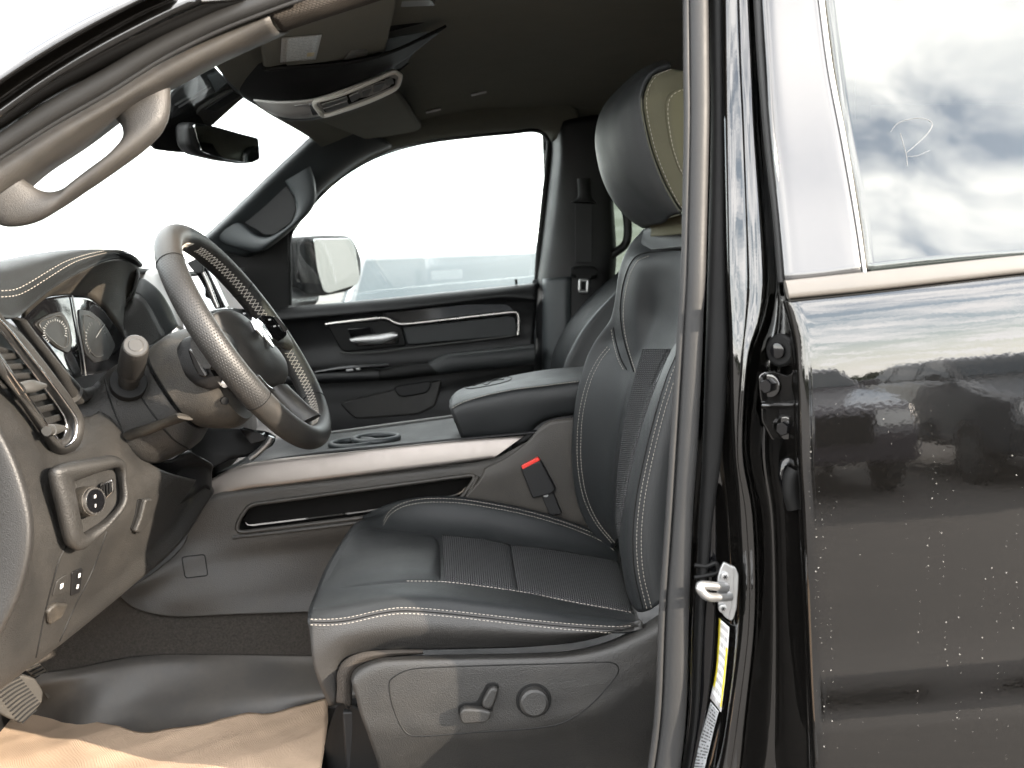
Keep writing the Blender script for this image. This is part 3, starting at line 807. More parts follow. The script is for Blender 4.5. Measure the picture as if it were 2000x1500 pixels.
rail('belt_molding', full((1532, 548), (1700, 530), (1850, 514), (2000, 498), (2200, 482), (2700, 468), (3250, 452), Y=-.062), full((1540, 584), (1700, 568), (1850, 551), (2000, 534), (2200, 518), (2700, 504), (3250, 488), Y=-.066), .010, 'belt_molding', rd, n=40, power=3.5, label='pale moulding strip along the rear window')
tube('belt_groove', full((1540, 588), (1700, 572), (1850, 555), (2000, 538), (2200, 522), (2700, 508), (3250, 492), Y=-.063), .0016, 'plastic_black', rd)
glassp = [o for o in rd.children if o.name.startswith('door_glass')]
for nm_, pth in (('finger_mark', r1((1098, 645), (1130, 605), (1180, 585), (1250, 578), (1300, 600), (1285, 645), (1230, 700), (1178, 745))), ('finger_mark', r1((1145, 650), (1160, 700), (1175, 760), (1180, 810))), ('finger_mark', r1((1180, 765), (1230, 760), (1290, 735)))):
    seam(nm_, glassp, pth, .00024, 'lens_grey', rd, lift=.0003)
box('pillar_sun_block', Vector((.40, .105, 1.25)), (.15, .04, 1.25), 'plastic_black', bp)  # hidden box added to stop sun leaking past the pillar
box('inner_door_panel', Vector((.88, .03, 1.05)), (.82, .05, .70), 'plastic_black', rd)
# water drops in runs down the skin
def drops():
    verts, faces = [], []
    runs = [[(1590, 1010), (1596, 1150), (1600, 1260), (1622, 1400), (1632, 1490)], [(1600, 830), (1606, 1000), (1614, 1080), (1618, 1200), (1622, 1290), (1640, 1470)], [(1634, 780), (1640, 860), (1648, 905), (1632, 980), (1612, 1060), (1592, 1180)],
            [(1720, 810), (1740, 870), (1762, 960), (1775, 1060), (1790, 1140), (1800, 1180), (1792, 1300), (1790, 1420), (1786, 1490)], [(1815, 790), (1818, 880), (1822, 1000), (1815, 1110), (1812, 1200)], [(1826, 860), (1830, 950), (1838, 1060), (1842, 1180), (1852, 1300), (1872, 1390), (1866, 1490)],
            [(1842, 880), (1846, 960), (1842, 1020)], [(1876, 1100), (1878, 1240), (1874, 1340), (1868, 1420)], [(1930, 1060), (1922, 1200), (1914, 1330), (1906, 1440), (1900, 1480)], [(1940, 1090), (1944, 1240), (1950, 1350), (1952, 1470)], [(1975, 880), (1985, 1000), (1988, 1120), (1996, 1250)],
            [(1966, 1020), (1972, 1200), (1980, 1260)], [(1664, 1010), (1670, 1050), (1680, 1092)], [(1592, 745), (1590, 830), (1584, 950), (1590, 1080), (1596, 1200), (1606, 1350), (1612, 1480)]]
    def drop(px, py, r):
        h = cast([skin], px, py)
        if h is None: return
        p, nn = h[0], h[1]; s = nn.orthogonal().normalized(); w = nn.cross(s); b = len(verts)
        for (rr, hh) in ((1, 0), (.7, .6)):
            for q in range(6): verts.append(tuple(p + (s * math.cos(q * 1.0472) + w * math.sin(q * 1.0472)) * r * rr + nn * r * hh))
        verts.append(tuple(p + nn * r * .85))
        for q in range(6):
            faces.append((b + q, b + (q + 1) % 6, b + 6 + (q + 1) % 6, b + 6 + q)); faces.append((b + 6 + q, b + 6 + (q + 1) % 6, b + 12))
    for rn in runs:
        s = resample([Vector((a, b, 0)) for a, b in rn], 60)
        tot = sum((b - a).length for a, b in zip(s, s[1:])); d = 0
        acc = 0
        wob = random.uniform(0, 6); gap = random.uniform(.25, .5)
        for i, (a, b) in enumerate(zip(s, s[1:])):
            acc += (b - a).length
            if math.sin(i * gap + wob) < -.45: acc = 0; continue
            if acc > random.uniform(8, 22): drop(a.x + random.gauss(0, 1.1) + 4 * math.sin(i * .11 + wob), a.y + random.uniform(-3, 3), random.choice((.0002, .00025, .0003, .0003, .0004, .00065))); acc = 0
    for _ in range(60): drop(random.uniform(1590, 1998), random.uniform(760, 1495), random.uniform(.00015, .0003))
    me = bpy.data.meshes.new('water_drops'); me.from_pydata(verts, [], faces)
    link('water_drops', me, 'water', rd, kind='stuff', label='small water drops in runs on the paint')
drops()

# ---- passenger side of the cab
pd = part('passenger_door', AT(800, 700, 1.45), 'black passenger door panel with a bright trim line and armrest')
WIN = [(563, 597), (563, 530), (563, 462), (590, 418), (624, 378), (665, 342), (715, 311), (767, 290), (837, 273), (925, 262), (1000, 255), (1038, 251), (1060, 256), (1073, 272), (1074, 295), (1065, 385), (1054, 490), (1050, 550)]
tube('window_seal', yset(WIN, 1.485), .010, 'rubber_dark', pd, k=10, n=90)
loft('window_glass', [full((555, 600), (745, 585), (900, 570), (1056, 555), Y=1.50), full((555, 480), (745, 420), (900, 400), (1068, 400), Y=1.49), full((555, 460), (715, 300), (850, 262), (1080, 245), Y=1.47)], 'glass_side', pd, n=20, m=8, thick=.004)
dp = loft('door_panel', [full((470, 612), (563, 600), (745, 583), (900, 567), (1050, 552), Y=1.50),
                    full((470, 616), (563, 603), (745, 586), (900, 570), (1050, 555), Y=1.455),
                    c5((-60, 575), (150, 550), (500, 520), (900, 480), (1350, 425), (1450, 427), (1565, 437), Y=1.435),
                    c5((-40, 620), (390, 565), (720, 530), (1000, 505), (1400, 465), (1565, 470), Y=1.452),
                    c5((0, 750), (500, 690), (1000, 650), (1555, 590), Y=1.468),
                    c5((60, 830), (700, 790), (1000, 765), (1550, 690), Y=1.455),
                    c5((100, 930), (700, 920), (1030, 880), (1550, 810), Y=1.465),
                    c5((150, 1040), (480, 1030), (700, 1010), (1030, 960), (1550, 900), Y=1.44),
                    c5((200, 1180), (600, 1160), (1030, 1100), (1550, 1050), Y=1.43),
                    c5((200, 1500), (600, 1500), (1030, 1500), (1550, 1450), Y=1.43)], 'plastic_dark', pd, n=60, m=6, thick=.01)
D = [dp]
def onV(objs, pts, lift): return [(cast(objs, p[0], p[1])[0] + Vector((0, -lift, 0))) if cast(objs, p[0], p[1]) else AT(p[0], p[1], 1.44) for p in pts]
slab('gloss_insert', rounded(c5((700, 520), (1080, 470), (1400, 470), (1440, 505), (1100, 548), (815, 575), (740, 545), Y=1.447), 4), .01, 'gloss_black', pd, bevel=.001)
tube('trim_strip', c5((388, 582), (460, 572), (600, 556), (715, 545), (760, 562), (815, 580), (1100, 550), (1430, 513), (1462, 525), (1466, 600), (1462, 640), Y=1.437), .0042, 'silver', pd, n=80, label='bright trim line across the passenger door')
slab('inset_pad', rounded(c5((818, 598), (1430, 530), (1455, 545), (1458, 632), (1440, 648), (860, 698), (840, 690), Y=1.445), 5), .02, 'leather', pd, bevel=.004)
tube('inset_edge', c5((1462, 640), (1300, 662), (860, 712), (700, 735), (500, 742), (470, 735), Y=1.447), .0020, 'tab_grey', pd, n=50)
slab('handle_recess', rounded(c5((400, 590), (720, 555), (815, 600), (840, 700), (500, 735), (470, 720), Y=1.453), 8), .015, 'plastic_black', pd, bevel=.003)
slab('latch_cup', rounded(c5((505, 605), (640, 592), (672, 640), (780, 630), (800, 690), (560, 705), Y=1.448), 6), .012, 'gloss_black', pd, bevel=.003)
rail('door_handle', c5((520, 660), (600, 645), (700, 632), (760, 622), (790, 630), Y=1.436), c5((545, 685), (620, 690), (700, 690), (760, 672), (790, 655), Y=1.436), .018, 'satin', pd, n=24, label='satin metal inside door handle')
rail('armrest_front', c5((150, 862), (330, 845), (500, 835), (690, 830), Y=1.39), c5((150, 930), (340, 912), (500, 905), (690, 896), Y=1.39), .05, 'plastic_dark', pd, n=20)
rail('pull_cup', c5((690, 832), (800, 812), (920, 795), (1030, 790), Y=1.392), c5((690, 896), (800, 888), (920, 872), (1030, 860), Y=1.392), .045, 'plastic_black', pd, n=20)
rail('armrest_pad', c5((960, 790), (1060, 745), (1200, 728), (1380, 708), (1550, 690), Y=1.385), c5((1035, 862), (1100, 852), (1200, 842), (1380, 826), (1550, 806), Y=1.385), .07, 'leather', pd, n=30, power=3)
rail('switch_plate', c5((330, 840), (500, 812), (700, 800), (740, 800), Y=1.375), c5((330, 862), (500, 842), (700, 822), (740, 812), Y=1.375), .012, 'gloss_black', pd, n=20)
slab('window_switch', c5((500, 835), (540, 830), (545, 840), (505, 846), Y=1.366), .006, 'satin', pd, bevel=.001)
slab('window_switch', c5((555, 828), (580, 825), (585, 834), (560, 838), Y=1.366), .006, 'satin', pd, bevel=.001)
slab('map_pocket', rounded(c5((460, 1020), (760, 950), (990, 900), (1040, 890), (1000, 1040), (900, 1085), (560, 1110), (530, 1090), Y=1.425), 10), .02, 'plastic', pd, bevel=.006)
slab('speaker_cover', rounded(c5((760, 930), (985, 895), (960, 965), (800, 990), Y=1.415), 12), .012, 'plastic_dark', pd, bevel=.003)
seam('armrest_seam', [dp], c5((1040, 830), (1200, 805), (1380, 785), (1540, 765)), .0012, 'thread', pd) if False else None
tube('lock_pin', c5((1450, 330), (1452, 345), (1453, 360), Y=1.47), .0035, 'plastic_black', pd)
slab('mirror_sail', rounded(full((563, 450, 1.47), (563, 605, 1.47), (478, 612, 1.45), (400, 580, 1.44), (404, 490, 1.44), (470, 486, 1.44), (505, 480, 1.455)), 4), .03, 'plastic_black', pd, bevel=.003)

fp = part('passenger_pillar', AT(530, 380, 1.4))
a_top = full((395, 475), (414, 458), (470, 406), (540, 338), (600, 282), (628, 256), (680, 225), Y=(1.36, 1.33))
pil = loft('pillar_trim', [shift(a_top, -.03, .05, .0), a_top,
                  full((425, 490), (450, 468), (505, 420), (570, 355), (620, 310), (660, 280), (720, 255), Y=(1.385, 1.36)),
                  full((470, 500), (505, 485), (550, 445), (600, 395), (640, 350), (690, 312), (760, 280), Y=(1.42, 1.41)),
                  full((490, 505), (520, 490), (566, 452), (608, 405), (630, 374), (715, 311), (767, 290), Y=(1.47, 1.47))], 'far_trim_lit', fp, n=40, m=6)
slab('handle_pocket', rounded(c2((215, 1245), (330, 1140), (450, 1020), (500, 1100), (512, 1170), (485, 1245), (390, 1312), (330, 1314), (300, 1290), Y=1.372), 5), .012, 'plastic_dark', fp, bevel=.003)
rail('grab_handle', c2((60, 1325), (140, 1370), (280, 1405), (345, 1390), (480, 1285), (585, 1185), (620, 1110), (614, 1010), (590, 930), Y=(1.375, 1.355)),
     c2((200, 1235), (270, 1300), (320, 1322), (385, 1315), (480, 1250), (512, 1175), (502, 1105), (470, 1050), (448, 1012), Y=(1.375, 1.355)), .035, 'far_trim_lit', fp, n=44, k=16)
# rail above the passenger window
rr0 = full((600, 300), (660, 262), (760, 232), (860, 224), (960, 216), (1040, 208), (1090, 215), (1130, 240), Y=1.40)
rr1 = full((620, 330), (680, 295), (760, 262), (850, 245), (950, 236), (1040, 228), (1080, 236), (1100, 262), Y=1.41)
rr2 = full((628, 372), (665, 340), (715, 308), (767, 287), (837, 270), (925, 259), (1000, 252), (1040, 247), (1066, 254), (1080, 275), Y=1.45)
loft('side_rail', [shift(rr0, 0, .0, .03), rr0, rr1, rr2, shift(rr2, 0, .05, 0)], 'headliner', fp, n=50, m=5)
bpf = part('passenger_belt_pillar', AT(1130, 450, 1.45))
loft('belt_pillar_trim', [full((1070, 262), (1072, 300), (1062, 390), (1050, 495), (1042, 560), (1036, 740), Y=1.50),
                     full((1086, 250), (1088, 300), (1080, 390), (1068, 495), (1062, 560), (1058, 740), Y=1.43),
                     full((1105, 235), (1106, 300), (1102, 390), (1095, 495), (1090, 560), (1086, 740), Y=1.40),
                     full((1160, 225), (1158, 300), (1156, 390), (1152, 495), (1150, 560), (1148, 740), Y=1.395),
                     full((1186, 225), (1190, 300), (1192, 390), (1196, 495), (1192, 560), (1190, 740), Y=1.41),
                     full((1188, 225), (1194, 300), (1198, 390), (1204, 495), (1200, 560), (1198, 740), Y=1.49)], 'plastic_dark', bpf, n=40, m=5)
loft('lower_trim', [full((1040, 547), (1036, 760), Y=1.475), full((1056, 545), (1054, 740), Y=1.462), full((1066, 544), (1063, 740), Y=1.41), full((1100, 541), (1098, 740), Y=1.388), full((1116, 541), (1114, 740), Y=1.392)], 'far_trim_lit', bpf, n=20, m=5)
box('pillar_post', AT(1125, 560, 1.55), (.15, .02, 1.1), 'plastic_black', bpf)
loft('door_gap_seal', [full((1034, 553), (1030, 780), Y=1.53), full((1080, 553), (1076, 780), Y=1.53)], 'plastic_black', bpf, n=6, m=2, thick=.01)
belt = part('seat_belt', AT(1140, 400, 1.37), 'black seat belt with silver tongue hanging on the far pillar')
rail('belt_anchor', c6((178, 690), (180, 770), (150, 795), Y=1.375), c6((240, 690), (244, 770), (268, 800), Y=1.375), .03, 'plastic_black', belt, n=16)
slab('belt_webbing', c6((170, 805), (246, 805), (243, 1065), (170, 1065), Y=1.372), .003, 'webbing', belt, bevel=.0005)
rail('belt_loop', c6((148, 1095), (165, 1085), (250, 1085), (270, 1100), Y=1.362), c6((150, 1128), (170, 1135), (250, 1140), (268, 1128), Y=1.362), .016, 'plastic_black', belt, n=20)
slab('tongue_hood', rounded(c6((172, 1118), (246, 1122), (244, 1142), (176, 1138), Y=1.352), 2), .01, 'plastic_black', belt, bevel=.001)
tube('belt_tongue', c6((190, 1146), (226, 1148), (224, 1198), (189, 1198), Y=1.354), .004, 'satin', belt, closed=True, n=28, lin=True)
tube('rear_grab_handle', c6((280, 640), (300, 725), (370, 790), (402, 860), (400, 975), (340, 1030), (280, 1085), Y=1.42), .011, 'plastic_dark', bpf, k=10, n=40)
rdf = part('far_rear_door', AT(1250, 600, 1.46))
loft('rear_door_trim', [full((1190, 560), (1300, 548), (1500, 530), Y=1.47), full((1190, 640), (1300, 630), (1500, 610), Y=1.43), full((1190, 900), (1300, 900), (1500, 900), Y=1.43)], 'plastic_dark', rdf, n=12, m=4)
loft('rear_side_rail', [full((1080, 150), (1300, 150), (1700, 150), Y=1.40), full((1080, 232), (1300, 228), (1700, 215), Y=1.43), full((1080, 262), (1300, 255), (1700, 240), Y=1.49)], 'headliner', rdf, n=16, m=4)
loft('rear_glass', [full((1180, 250), (1500, 230), (1800, 220), Y=1.485), full((1180, 565), (1500, 540), (1800, 520), Y=1.50)], 'glass_dark', rdf, n=8, m=4)
loft('corner_pillar', [full((1560, 150), (1560, 900), Y=1.46), full((2000, 100), (2000, 900), Y=1.46), full((2700, 100), (2700, 900), Y=1.46)], 'plastic_black', rdf, n=8, m=3)

# far side mirror
sm = part('side_mirror', AT(640, 520, 1.75), 'dark passenger side mirror seen through the door window')
MS = plane_of(AT(612, 470, 1.60), AT(704, 480, 1.78), AT(628, 570, 1.63))
slab('mirror_housing', rounded([MS(x, y) + Vector((-.003, .002, 0)) for x, y in ((602, 462), (640, 458), (688, 459), (700, 474), (711, 505), (710, 545), (690, 568), (640, 578), (622, 572), (610, 530))], .02), .12, 'plastic_dark', sm, bevel=.02, vec=Vector((-.9, .25, 0)), seg=4)
slab('mirror_glass', rounded([MS(x, y) + Vector((.002, -.0015, 0)) for x, y in ((611, 467), (682, 465), (692, 482), (702, 545), (696, 556), (640, 573), (630, 567), (619, 530))], .012), .004, 'mirror_glass', sm, bevel=.001)
tube('mirror_arm', c5((120, 480), (190, 440), (300, 420), Y=(1.50, 1.72)), .03, 'plastic_dark', sm, k=12)

# ---- overhead: visors, overhead console, mirror
def visor(name, pts, label, bottom=.012):
    v = part(name, V(pts[0]), label)
    return v
dv = part('sun_visor', AZ(640, 90, .37), 'dark sun visor folded up above the steering wheel')
VP_ = plane_of(AZ(512, 100, .352), AZ(752, 100, .395), AZ(786, -30, .40))
vis = slab('visor_body', rounded([VP_(x, y) for x, y in ((507, 78), (560, 30), (786, -40), (753, 102), (742, 113), (514, 134))], .012), .016, 'headliner', dv, bevel=.006, vec=Vector((0, 0, 1)))
decal('visor_label', c1((1570, 205), (1566, 275), (1562, 342)), c1((1795, 185), (1778, 255), (1760, 325)), [vis], 'label_visor', dv, lift=.002, label='pale printed warning label on the visor')
lp = [VP_(x, y) + Vector((0, 0, -.004)) for x, y in ((672, 112), (682, 100), (700, 96), (716, 96), (718, 102), (708, 114), (685, 118))]
slab('visor_lamp', rounded(lp, .004), .008, 'lens_grey', dv, bevel=.0015, vec=Vector((0, 0, 1)), label='small grey switch lens on the visor')
tube('visor_rod', [AZ(516, 132, .350), AZ(524, 134, .350), AZ(560, 131, .353)], .0045, 'plastic_black', dv)
pv = part('sun_visor', AZ(760, 230, .36), 'dark passenger sun visor with a pale vanity cover')
pvb = slab('visor_body', rounded([AT(600, 228, 1.12), AT(640, 205, .98), AT(700, 182, .93), AT(776, 182, .93), AT(824, 250, 1.36), AT(812, 258, 1.385), AT(716, 274, 1.39)], .012), .014, 'headliner', pv, bevel=.005, vec=Vector((0, 0, 1)))
slab('vanity_cover', rounded([AT(641, 231, 1.15) , AT(681, 217, 1.10), AT(722, 247, 1.28), AT(681, 258, 1.30)], .006), .006, 'lens_grey', pv, bevel=.001, vec=Vector((0, 0, 1)), label='pale vanity mirror cover')
oc = part('overhead_console', AT(600, 180, .78), 'black overhead console with a silver switch bezel')
ocs = loft('console_shell', [c2((-60, 190, .50), (60, 170, .46), (300, 180, .46), (700, 170, .46), (1000, 150, .48), (1200, 120, .50)) if False else
                       c2((90, 330, .60), (200, 345, .58), (500, 370, .57), (800, 350, .58), (1050, 290, .60), (1350, 150, .62)),
                       c2((95, 410, .66), (180, 450, .64), (400, 470, .63), (700, 450, .64), (950, 390, .66), (1150, 310, .68)),
                       c2((150, 490, .72), (240, 550, .70), (420, 565, .68), (600, 555, .68), (880, 460, .70), (1050, 390, .72)),
                       c2((215, 540, .80), (380, 645, .78), (460, 668, .76), (640, 658, .76), (890, 585, .78), (1075, 500, .80)),
                       c2((230, 540, .95), (390, 640, .93), (470, 660, .92), (640, 650, .92), (890, 575, .94), (1085, 470, .96))], 'plastic_black', oc, n=50, m=7)
bez = loft('overhead_bezel', [c2((270, 560, .69), (420, 572, .675), (600, 560, .67), (750, 512, .68), (900, 455, .69), (1055, 392, .70)),
                      c2((330, 610, .715), (450, 630, .70), (620, 612, .70), (780, 570, .71), (920, 520, .715), (1092, 425, .725)),
                      c2((400, 648, .745), (500, 662, .735), (640, 650, .73), (800, 605, .735), (930, 560, .745), (1060, 500, .755))], 'dash_silver', oc, n=40, m=5, thick=.004)  # light base colour carries the sun bounce on the bezel
OB = [bez, ocs]
def lay(objs, pts, lift):
    out = []
    for p in pts:
        h = cast(objs, p[0], p[1])
        out.append(h[0] + h[1] * lift if h else None)
    ok = [q for q in out if q is not None]
    return [q for q in out if q is not None]
def inset(name, pts, mat, parent, objs, lift=.001, depth=.003, bevel=.0008, r=.003, label=None):
    P = lay(objs, pts, lift)
    if len(P) < 3: return None
    return slab(name, rounded(P, r) if r else P, depth, mat, parent, bevel=bevel, label=label)
inset('lens', c2((315, 568), (345, 566), (420, 650), (392, 648)), 'lens_grey', oc, OB)
inset('map_light', c2((498, 588), (570, 578), (590, 640), (540, 645)), 'satin', oc, OB)
inset('switch_button', c2((578, 578), (625, 570), (650, 632), (600, 640)), 'chrome', oc, OB, lift=.002)
inset('bin_mouth', c2((640, 568), (780, 530), (960, 455), (1030, 430), (1065, 440), (1060, 475), (900, 545), (780, 590), (670, 625)), 'plastic_black', oc, OB, lift=.0012, r=.004)
for (a, b, c, d) in ((( 645, 572), (790, 530), (795, 548), (655, 592)), ((655, 596), (790, 552), (800, 575), (680, 615)), ((800, 525), (850, 505), (870, 530), (815, 560)), ((870, 500), (930, 478), (905, 528), (880, 532)), ((940, 470), (1000, 452), (975, 495), (935, 508)), ((1000, 440), (1040, 425), (1050, 455), (1010, 470))):
    inset('rocker_switch', c2(a, b, c, d), 'satin', oc, OB, lift=.005, r=.002)
seam('bezel_ring', OB, c2((612, 566), (700, 540), (800, 506), (950, 442), (1052, 398), (1086, 412), (1084, 445), (1060, 488), (980, 530), (880, 572), (780, 606), (665, 640), (640, 622)), .0042, 'bright_trim', oc, closed=True, lift=.002, k=8, label='bright ring round the overhead switches')
slab('console_back', rounded([AT(430, 135, .66), AT(500, 128, .62), AT(760, 60, .62), AT(880, 30, .66), AT(880, 60, .9), AT(770, 150, .95), AT(560, 220, .95), AT(455, 165, .9)], .02), .02, 'plastic_black', oc, bevel=.006, vec=Vector((0, 0, 1)))
for (x, y) in ((935, 180), (846, 214)):
    q = cast([headliner], x, y)
    d = Vector((.02, 0, .004)); p = q[0] + q[1] * .003
    rail('trim_plug', [p - d * .9 + Vector((0, .004, 0)), p + d * .9 + Vector((0, .004, 0))], [p - d * .9 - Vector((0, .004, 0)), p + d * .9 - Vector((0, .004, 0))], .006, 'satin', roofp, n=8)
q = cast([headliner], 812, 3)
if q: slab('dome_lens', rounded([q[0] + q[1] * .004 + Vector((dx, dy, 0)) for dx, dy in ((-.025, -.02), (.025, -.02), (.03, .015), (-.03, .015))], .006), .006, 'lens_grey', roofp, bevel=.001, vec=Vector((0, 0, 1)))
# inside mirror and its housing
mi = part('rearview_mirror', AT(440, 280, .78), 'dark rear view mirror hanging from the windshield')
slab('sensor_housing', rounded([V(q) for q in c1((945, 530, .70), (1190, 365, .70), (1300, 480, .78), (1370, 545, .84), (1215, 650, .84), (1190, 700, .82), (1080, 860, .78), (980, 855, .76), (860, 840, .72), (850, 790, .70), (930, 690, .69))], .008), .04, 'plastic_black', mi, bevel=.006, vec=Vector((-.6, .5, .5)))
slab('housing_frame', rounded([V(q) for q in c1((1085, 650, .77), (1130, 600, .76), (1300, 500, .775), (1370, 542, .82), (1215, 645, .82), (1195, 700, .81), (1090, 690, .78))], .004), .01, 'pillar_trim', mi, bevel=.002, vec=Vector((-.6, .5, .5)))
slab('housing_window', rounded([V(q) for q in c1((1145, 610, .765), (1300, 512, .77), (1345, 535, .79), (1200, 625, .79))], .003), .006, 'plastic_dark', mi, bevel=.001, vec=Vector((-.6, .5, .5)))
for k in range(2):
    slab('vent_slot', [V(q) for q in c1((975 + k * 20, 580 + k * 12, .698), (1160 + k * 15, 470 + k * 14, .698), (1163 + k * 15, 480 + k * 14, .698), (978 + k * 20, 592 + k * 12, .698))], .003, 'plastic_black', mi, bevel=0)
MP = plane_of(AT(380, 270, .70), AT(505, 285, .923), AT(383, 290, .703))
mo = [(378, 242), (420, 247), (465, 260), (504, 270), (507, 311), (490, 319), (438, 311), (395, 296), (386, 275)]
slab('mirror_shell', rounded([MP(x, y) + Vector((-.004, .002, 0)) for x, y in ((369, 245), (378, 237), (420, 244), (466, 257), (506, 268), (509, 312), (490, 320), (438, 313), (388, 301), (373, 285))], .012), .035, 'plastic_dark', mi, bevel=.010, vec=Vector((-.85, .5, .1)), seg=4)
slab('mirror_face', rounded([MP(x, y) + Vector((.001, -.0006, 0)) for x, y in mo], .008), .004, 'mirror_glass', mi, bevel=.0008, label='mirror glass reflecting the dark cabin')

# ---- dashboard
da = part('dashboard', AT(150, 800, .2), 'dusty dark dashboard with instrument hood, vent and light switch')
hood1 = c3((-60, 215), (0, 200), (200, 150), (400, 112), (560, 103), (650, 115), (740, 150), (782, 195), Y=[.07, .10, .18, .27, .36, .43, .53, .62])
hood = loft('instrument_hood', [shift(hood1, -.16, .0, -.03), shift(hood1, -.06, 0, -.004), hood1,
                   c3((-60, 340), (0, 325), (150, 285), (300, 222), (450, 165), (590, 128), (690, 132), (774, 185), Y=[.05, .07, .13, .20, .28, .38, .49, .62]),
                   c3((-20, 455), (75, 470), (140, 425), (300, 302), (450, 215), (600, 152), (700, 148), (772, 192), Y=[.06, .10, .14, .21, .29, .40, .51, .62]),
                   c3((0, 490), (85, 490), (150, 442), (305, 318), (455, 232), (600, 168), (698, 162), (768, 200), Y=[.07, .11, .15, .22, .30, .41, .52, .62]),
                   shift(c3((0, 490), (95, 495), (155, 455), (310, 330), (458, 245), (600, 185), (692, 180), (755, 215), Y=[.07, .12, .16, .23, .31, .41, .52, .61]), -.03, 0, 0)], 'leather', da, n=60, m=6, label='leather instrument hood with twin stitching', flip=True)
stitching('hood_stitching', [hood], c3((0, 338), (80, 330), (150, 298), (250, 238), (350, 180), (430, 150), (520, 125), (590, 112)), da, gap=.0080, ln=.0046, r=.00045)
stitching('hood_stitching', [hood], c3((0, 372), (90, 362), (170, 325), (270, 262), (370, 200), (440, 166), (530, 139), (595, 122)), da, gap=.0080, ln=.0046, r=.00045)
inn = loft('hood_lining', [c3((130, 450), (305, 318), (455, 232), (600, 168), (698, 162), (768, 198), (782, 240), (766, 310), (747, 370), Y=[.15, .22, .30, .41, .52, .60, .63, .63, .63]),
                     shift(c3((135, 470), (290, 350), (430, 280), (570, 235), (660, 250), (700, 300), (710, 360), (700, 420), (690, 480), Y=[.17, .24, .32, .42, .51, .57, .60, .61, .61]), 0, 0, 0),
                     c3((132, 490), (250, 383), (330, 365), (400, 362), (500, 375), (560, 420), (610, 480), (660, 545), (705, 615), Y=[.19, .26, .30, .34, .41, .46, .50, .54, .58])], 'plastic_dusty', da, n=50, m=6)
loft('hood_end', [c3((768, 198), (782, 240), (766, 310), (747, 370), (690, 420), (620, 470), Y=.63), c3((760, 210), (772, 245), (758, 305), (738, 362), (688, 410), (624, 458), Y=.60)], 'plastic', da, n=20, m=3)
loft('hood_shoulder', [c3((760, 265), (800, 268), (850, 300), (900, 350), (950, 430), (995, 530), Y=.68), c3((750, 300), (790, 310), (835, 345), (880, 400), (920, 470), (965, 560), Y=.66),
                       c3((745, 345), (780, 360), (815, 395), (850, 450), (885, 520), (920, 590), Y=.64)], 'leather', da, n=30, m=5)
loft('hood_cheek', [c3((745, 345), (780, 360), (815, 395), (850, 450), (885, 520), (920, 590), Y=.64), c3((690, 440), (730, 470), (760, 510), (790, 560), (815, 600), (850, 640), Y=.60),
                    c3((620, 470), (660, 520), (690, 570), (710, 620), (730, 660), (760, 700), Y=.57)], 'plastic', da, n=20, m=4)
loft('dash_accent', [c3((770, 165), (880, 190), (930, 260), (1000, 420), (1030, 560), Y=.80), c3((770, 200), (830, 230), (890, 300), (960, 420), (1000, 540), Y=.72), c3((770, 290), (850, 310), (900, 360), (950, 440), (990, 540), Y=.69)], 'dash_silver', da, n=30, m=5, label='pale silver accent panel of the dashboard')
# cluster
clus = loft('cluster_lens', [c3((130, 490), (190, 432), (250, 385), (330, 367), (400, 362), (500, 375), (560, 420), (620, 490), (705, 615), Y=[.20, .23, .26, .30, .34, .41, .46, .51, .58]),
                      c3((150, 520), (220, 500), (290, 480), (370, 470), (440, 470), (510, 490), (570, 530), (620, 580), (695, 650), Y=[.21, .24, .27, .31, .35, .42, .47, .51, .57]),
                      c3((290, 680), (340, 670), (400, 665), (440, 660), (490, 660), (530, 670), (580, 690), (620, 710), (680, 740), Y=[.24, .27, .3, .33, .37, .42, .47, .51, .56]),
                      c3((400, 825), (420, 822), (440, 818), (470, 812), (500, 806), (540, 800), (580, 790), (620, 780), (660, 775), Y=[.28, .30, .32, .35, .38, .42, .46, .50, .54])], 'gloss_black', da, n=40, m=6)
CL = [clus]
inset('gauge_face', c3((430, 440), (500, 450), (560, 500), (600, 560), (640, 640), (600, 720), (520, 740), (470, 690), (450, 600)), 'gauge_print', da, CL, lift=.002, r=.01)
inset('gauge_face', c3((180, 520), (260, 470), (340, 450), (380, 520), (400, 620), (380, 690), (300, 650)), 'gauge_print', da, CL, lift=.002, r=.01)
seam('gauge_ring', CL, c3((455, 480), (510, 490), (560, 540), (590, 610), (580, 680), (530, 705), (485, 660), (460, 570)), .0007, 'tab_grey', da, lift=.003, closed=True)
tick_v, tick_f = [], []
for (gx, gy_, rx, ry) in ((522, 600, 62, 100), (295, 570, 70, 75)):
    for k in range(22):
        a_ = 2.2 + k * .21
        h0_ = cast(CL, *c3((gx + rx * math.cos(a_) * .80, gy_ + ry * math.sin(a_) * .80))[0][:2]); h1_ = cast(CL, *c3((gx + rx * math.cos(a_) * (.95 if k % 3 else 1.02), gy_ + ry * math.sin(a_) * (.95 if k % 3 else 1.02)))[0][:2])
        if not (h0_ and h1_): continue
        p_, q_ = h0_[0] + h0_[1] * .0034, h1_[0] + h1_[1] * .0034; w_ = (q_ - p_).cross(h0_[1]).normalized() * .0006; b_ = len(tick_v)
        tick_v += [tuple(p_ - w_), tuple(p_ + w_), tuple(q_ + w_), tuple(q_ - w_)]; tick_f.append((b_, b_ + 1, b_ + 2, b_ + 3))
tm = bpy.data.meshes.new('gauge_ticks'); tm.from_pydata(tick_v, [], tick_f); link('gauge_ticks', tm, 'lens_grey', da, smooth=False, kind='stuff')
seam('gauge_needle', CL, c3((520, 600), (545, 560), (570, 525)), .0007, 'lens_grey', da, lift=.004)
